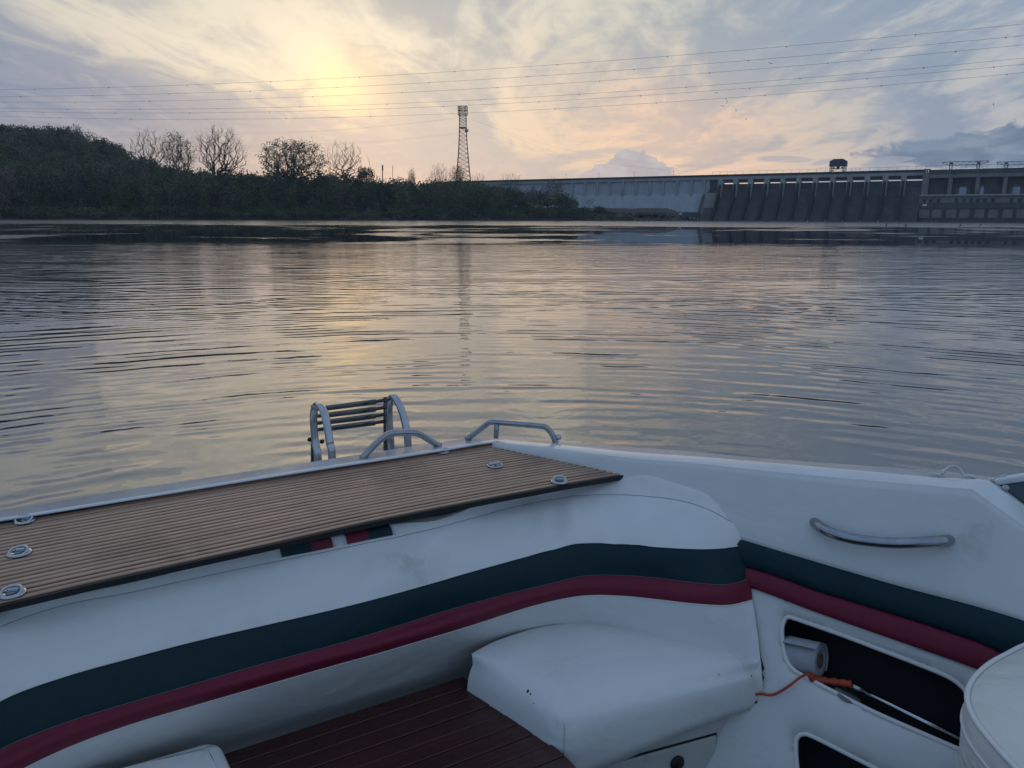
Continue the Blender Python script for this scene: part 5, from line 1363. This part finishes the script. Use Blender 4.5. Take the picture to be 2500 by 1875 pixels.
def lkbox(xa, xb, za, zb__, t0, t1): 
    q = [Lk + fd * xa + fnrm * t0, Lk + fd * xb + fnrm * t0, Lk + fd * xb + fnrm * t1, Lk + fd * xa + fnrm * t1]
    return MB().hexa([Vector((p.x, p.y, za)) for p in q] + [Vector((p.x, p.y, zb__)) for p in q])
lkbox(x0 - .004, x1 + .004, .16, zd + .004, .0005, .002).build('door_gap', M_black, boat)
dr = lkbox(x0, x1, .164, zd, .001, .008).build('locker_door', M_lock, boat); bevel(dr, .003)
c = LKp(1653, 1862, .010); Mx = fnrm.to_track_quat('Z', 'Y').to_matrix()
MB().lathe([(.017, -.004), (.019, .002), (.016, .007), (.006, .008), (.001, .008)], c, 24, Mx).build('latch', M_black, dr)
m = MB(); m.box(c + fnrm * .009 + Vector((0, 0, -.008)), (.010, .006, .022), Matrix.Rotation(math.atan2(fd.y, fd.x), 3, 'Z')); bevel(m.build('latch_pull', M_black, dr), .002)

# dark timber seat boards -------------------------------------------
TZ = -1.145
T0 = dz(559, 1835, TZ); T1 = dz(1133, 1649, TZ); T2 = dz(1377, 1836, TZ)
tb = thing('timber_seat', 'dark reddish brown timber seat boards between the two white cushions', 'seat', tuple(T0))
td = (T1 - T0).normalized(); tn2 = Vector((td.y, -td.x, 0)); 
if tn2.y > 0: tn2 = -tn2
rd = (T2 - T1); dep_ = rd.dot(tn2); NP = 11; pw2 = .047
for k in range(NP):
    a, b = k * pw2 + .0012, (k + 1) * pw2 - .0012; zj = random.uniform(-.0008, .0008)
    def E(d, left):
        if left: return T0 - td * .12 + tn2 * d
        s_ = d / dep_ if d < dep_ else 1
        return T1 + rd * s_ + tn2 * max(0, d - dep_) + td * (-.003)
    q = [E(a, 1), E(b, 1), E(b, 0), E(a, 0)]
    m = MB(); m.hexa([p + Vector((0, 0, -.02)) for p in q] + [p + Vector((0, 0, zj)) for p in q]); o = m.build('plank', M_dark, tb); bevel(o, .0015, 1)
m = MB(); q = [E(0, 1), E(NP * pw2, 1), E(NP * pw2, 0) - td * .01, E(0, 0) - td * .01]; m.hexa([p + Vector((0, 0, -.04)) for p in q] + [p + Vector((0, 0, -.0205)) for p in q]); m.build('support_board', M_black, tb)

# left seat cushion ---------------------------------------------------
LZ = -1.095
l0 = dz(534, 1798, LZ); l1 = dz(574, 1880, LZ); ld = (l1 - l0).normalized(); lb = (dz(271, 1872, LZ) - l0).normalized()
ls = thing('left_seat_cushion', 'white vinyl seat cushion at the lower left, left of the dark timber boards', 'cushion', tuple(l0))
G = []
for i, (ins, zz) in enumerate(((0, -.10), (0, -.03), (.003, -.012), (.010, -.003), (.022, .001), (.06, .004), (.14, .008), (.3, .010))):
    row = []
    # path: along the back edge from far left to the corner, then forward along the right edge
    P = [l0 + lb * s_ for s_ in (1.0, .7, .45, .3, .2, .12, .06, .03)] + [l0 + lb * .008 + ld * .008] + [l0 + ld * s_ for s_ in (.03, .08, .15, .25, .4, .6)]
    for j, p in enumerate(P):
        n = (ld if j < 8 else (ld + lb) if j == 8 else lb); row.append(p + n * ins + Vector((0, 0, zz)))
    G.append(cr(row, 4))
MB().grid(G, flip=True).build('cushion', M_vinyl, ls)

# things in the side pocket -------------------------------------------
M_paper = mat('paper', (.36, .37, .39), .9, noise=.06, nscale=40, bump=.001, bscale=80)
M_core = mat('cardboard', (.12, .09, .07), .9)
ra, rb = Qp(1900, 1590, .055), Qp(2004, 1614, .040); rdv = (rb - ra).normalized(); Mx = rdv.to_track_quat('Z', 'Y').to_matrix()
pr_ = thing('paper_towel_roll', 'white paper towel roll lying in the upper side pocket', 'paper roll', tuple(ra))
L_ = (rb - ra).length
MB().lathe([(.040, -.08), (.041, 0), (.0415, L_ * .5), (.041, L_ - .001), (.039, L_), (.018, L_ - .0005), (.017, L_ - .02)], ra, 36, Mx).build('roll', M_paper, pr_)
MB().lathe([(.0165, L_ - .03), (.0165, L_ + .001), (.0145, L_ + .001), (.0140, L_ - .028), (.001, L_ - .029)], ra, 24, Mx).build('core', M_core, pr_)
P = []; xa = Mx @ Vector((1, 0, 0)); ya = Mx @ Vector((0, 1, 0))
G = [[ra + rdv * (L_ * (.25 + .78 * k / 6)) + (xa * math.cos(a_) + ya * math.sin(a_)) * (.0425 + .012 * max(0, (a_ - 1.2))) for k in range(7)] for a_ in [(-1.0 + 3.2 * i / 14) for i in range(15)]]
o = MB().grid(G).build('loose_sheet', M_paper, pr_); solid(o, .0006)
M_org = mat('orange_plastic', (.42, .055, .018), .5, noise=.2, nscale=30)
P = cr([Qp(1845, 1695, -.016), Qp(1859, 1694, -.016), Qp(1888, 1696, -.016), Qp(1924, 1676, -.016), Qp(1953, 1654, -.014), Qp(1972, 1646, -.010), Qp(1985, 1649, .010)], 6)
oc = thing('orange_cord', 'orange cord hanging out of the upper side pocket to the torn cushion edge', 'cord', tuple(P[0])); MB().tube(P, .0032, 8).build('cord', M_org, oc)
P = [Qp(1979, 1646, .004), Qp(1984, 1657, .010), Qp(2000, 1660, .02), Qp(2030, 1664, .024), Qp(2062, 1668, .028), Qp(2080, 1671, .03)]
MB().tube(cr(P, 4), [.0085 + .0016 * math.sin(i * 2.1) for i in range(21)], 8).build('wound_bundle', M_org, oc)
rd1, rd2 = Qp(2078, 1673, .035), Qp(2420, 1842, .030)
bh = thing('boat_hook', 'shiny metal pole lying along the upper side pocket', 'pole', tuple(rd1))
MB().tube([rd1, rd2], .0062, 12).build('pole', M_steel, bh)
MB().tube([rd1 - (rd2 - rd1).normalized() * .005, rd1 + (rd2 - rd1).normalized() * .028], [.0085, .0075], 12).build('end_cap', M_steelb, bh)
c = Qp(2068, 1700, .03); lid = thing('plastic_lid', 'small round translucent lid lying below the orange cord in the pocket', 'lid', tuple(c))
M_lid = mat('plastic_lid', (.16, .17, .17), .3); MB().lathe([(.030, 0), (.031, .003), (.028, .006), (.001, .006)], c, 28, Matrix.Rotation(R(18), 3, 'Y')).build('disc', M_lid, lid)

# chair at the lower right ----------------------------------------------
HZ = -.86
ol = [(2760, 1530), (2620, 1548), (2560, 1558), (2500, 1577), (2462, 1596), (2423, 1617), (2396, 1638), (2376, 1660), (2365, 1682), (2362, 1703), (2367, 1728), (2380, 1756), (2404, 1790), (2436, 1828), (2475, 1870), (2530, 1925), (2600, 1985), (2700, 2050)]
op = cr([dz(u, v, HZ) for u, v in ol], 5)
hc = sum(op, Vector()) / len(op) + Vector((.14, -.05, 0))
ch = thing('helm_seat', 'white vinyl cockpit seat with piped edge at the lower right corner', 'seat', tuple(hc))
def ringat(P, ins, zz): 
    o_ = []
    for i, p in enumerate(P):
        a = P[min(i + 1, len(P) - 1)] - P[max(i - 1, 0)]; n = Vector((a.y, -a.x, 0)).normalized()
        if (hc - p).dot(n) < 0: n = -n
        o_.append(p + n * ins + Vector((0, 0, zz)))
    return o_
G = [ringat(op, i_, z_) for i_, z_ in ((.0035, -.001), (.012, .006), (.03, .012), (.07, .018))] + [[p.lerp(hc, t_) + Vector((0, 0, .018 + .01 * t_)) for p in op] for t_ in (.5, .7, .85, .97)]
MB().grid(G, flip=True).build('seat_top', M_chair, ch)
MB().tube(ringat(op, -.001, .0005), .0048, 10).build('piping', M_pip, ch)
G = [ringat(op, i_, z_) for i_, z_ in ((.004, -.003), (-.001, -.012), (-.004, -.03), (-.004, -.06))] ; MB().grid(G).build('edge_band', M_chair, ch)
MB().tube(ringat(op, -.0045, -.0445), .0028, 8).build('piping', M_pip, ch)
G = [ringat(op, i_, z_) for i_, z_ in ((-.004, -.058), (-.001, -.12), (.004, -.22), (.012, -.36), (.02, -.48))]; MB().grid(G).build('seat_side', M_chair, ch)

# ------------------------------------------------------------------ air
hz = MB(); hz.box((-115, 400, 60), (1476, 1206, 124)); 
HZM = bpy.data.materials.new('haze'); HZM.use_nodes = True; t = NT(HZM.node_tree); t.n.clear()
ov = t.new('ShaderNodeOutputMaterial'); pv = t.new('ShaderNodeVolumePrincipled'); pv.inputs['Density'].default_value = HAZE; pv.inputs['Color'].default_value = (.80, .88, 1, 1); pv.inputs['Anisotropy'].default_value = 0.2
t.l.new(pv.outputs[0], ov.inputs['Volume'])
ho = hz.build('haze', HZM, kind='stuff')
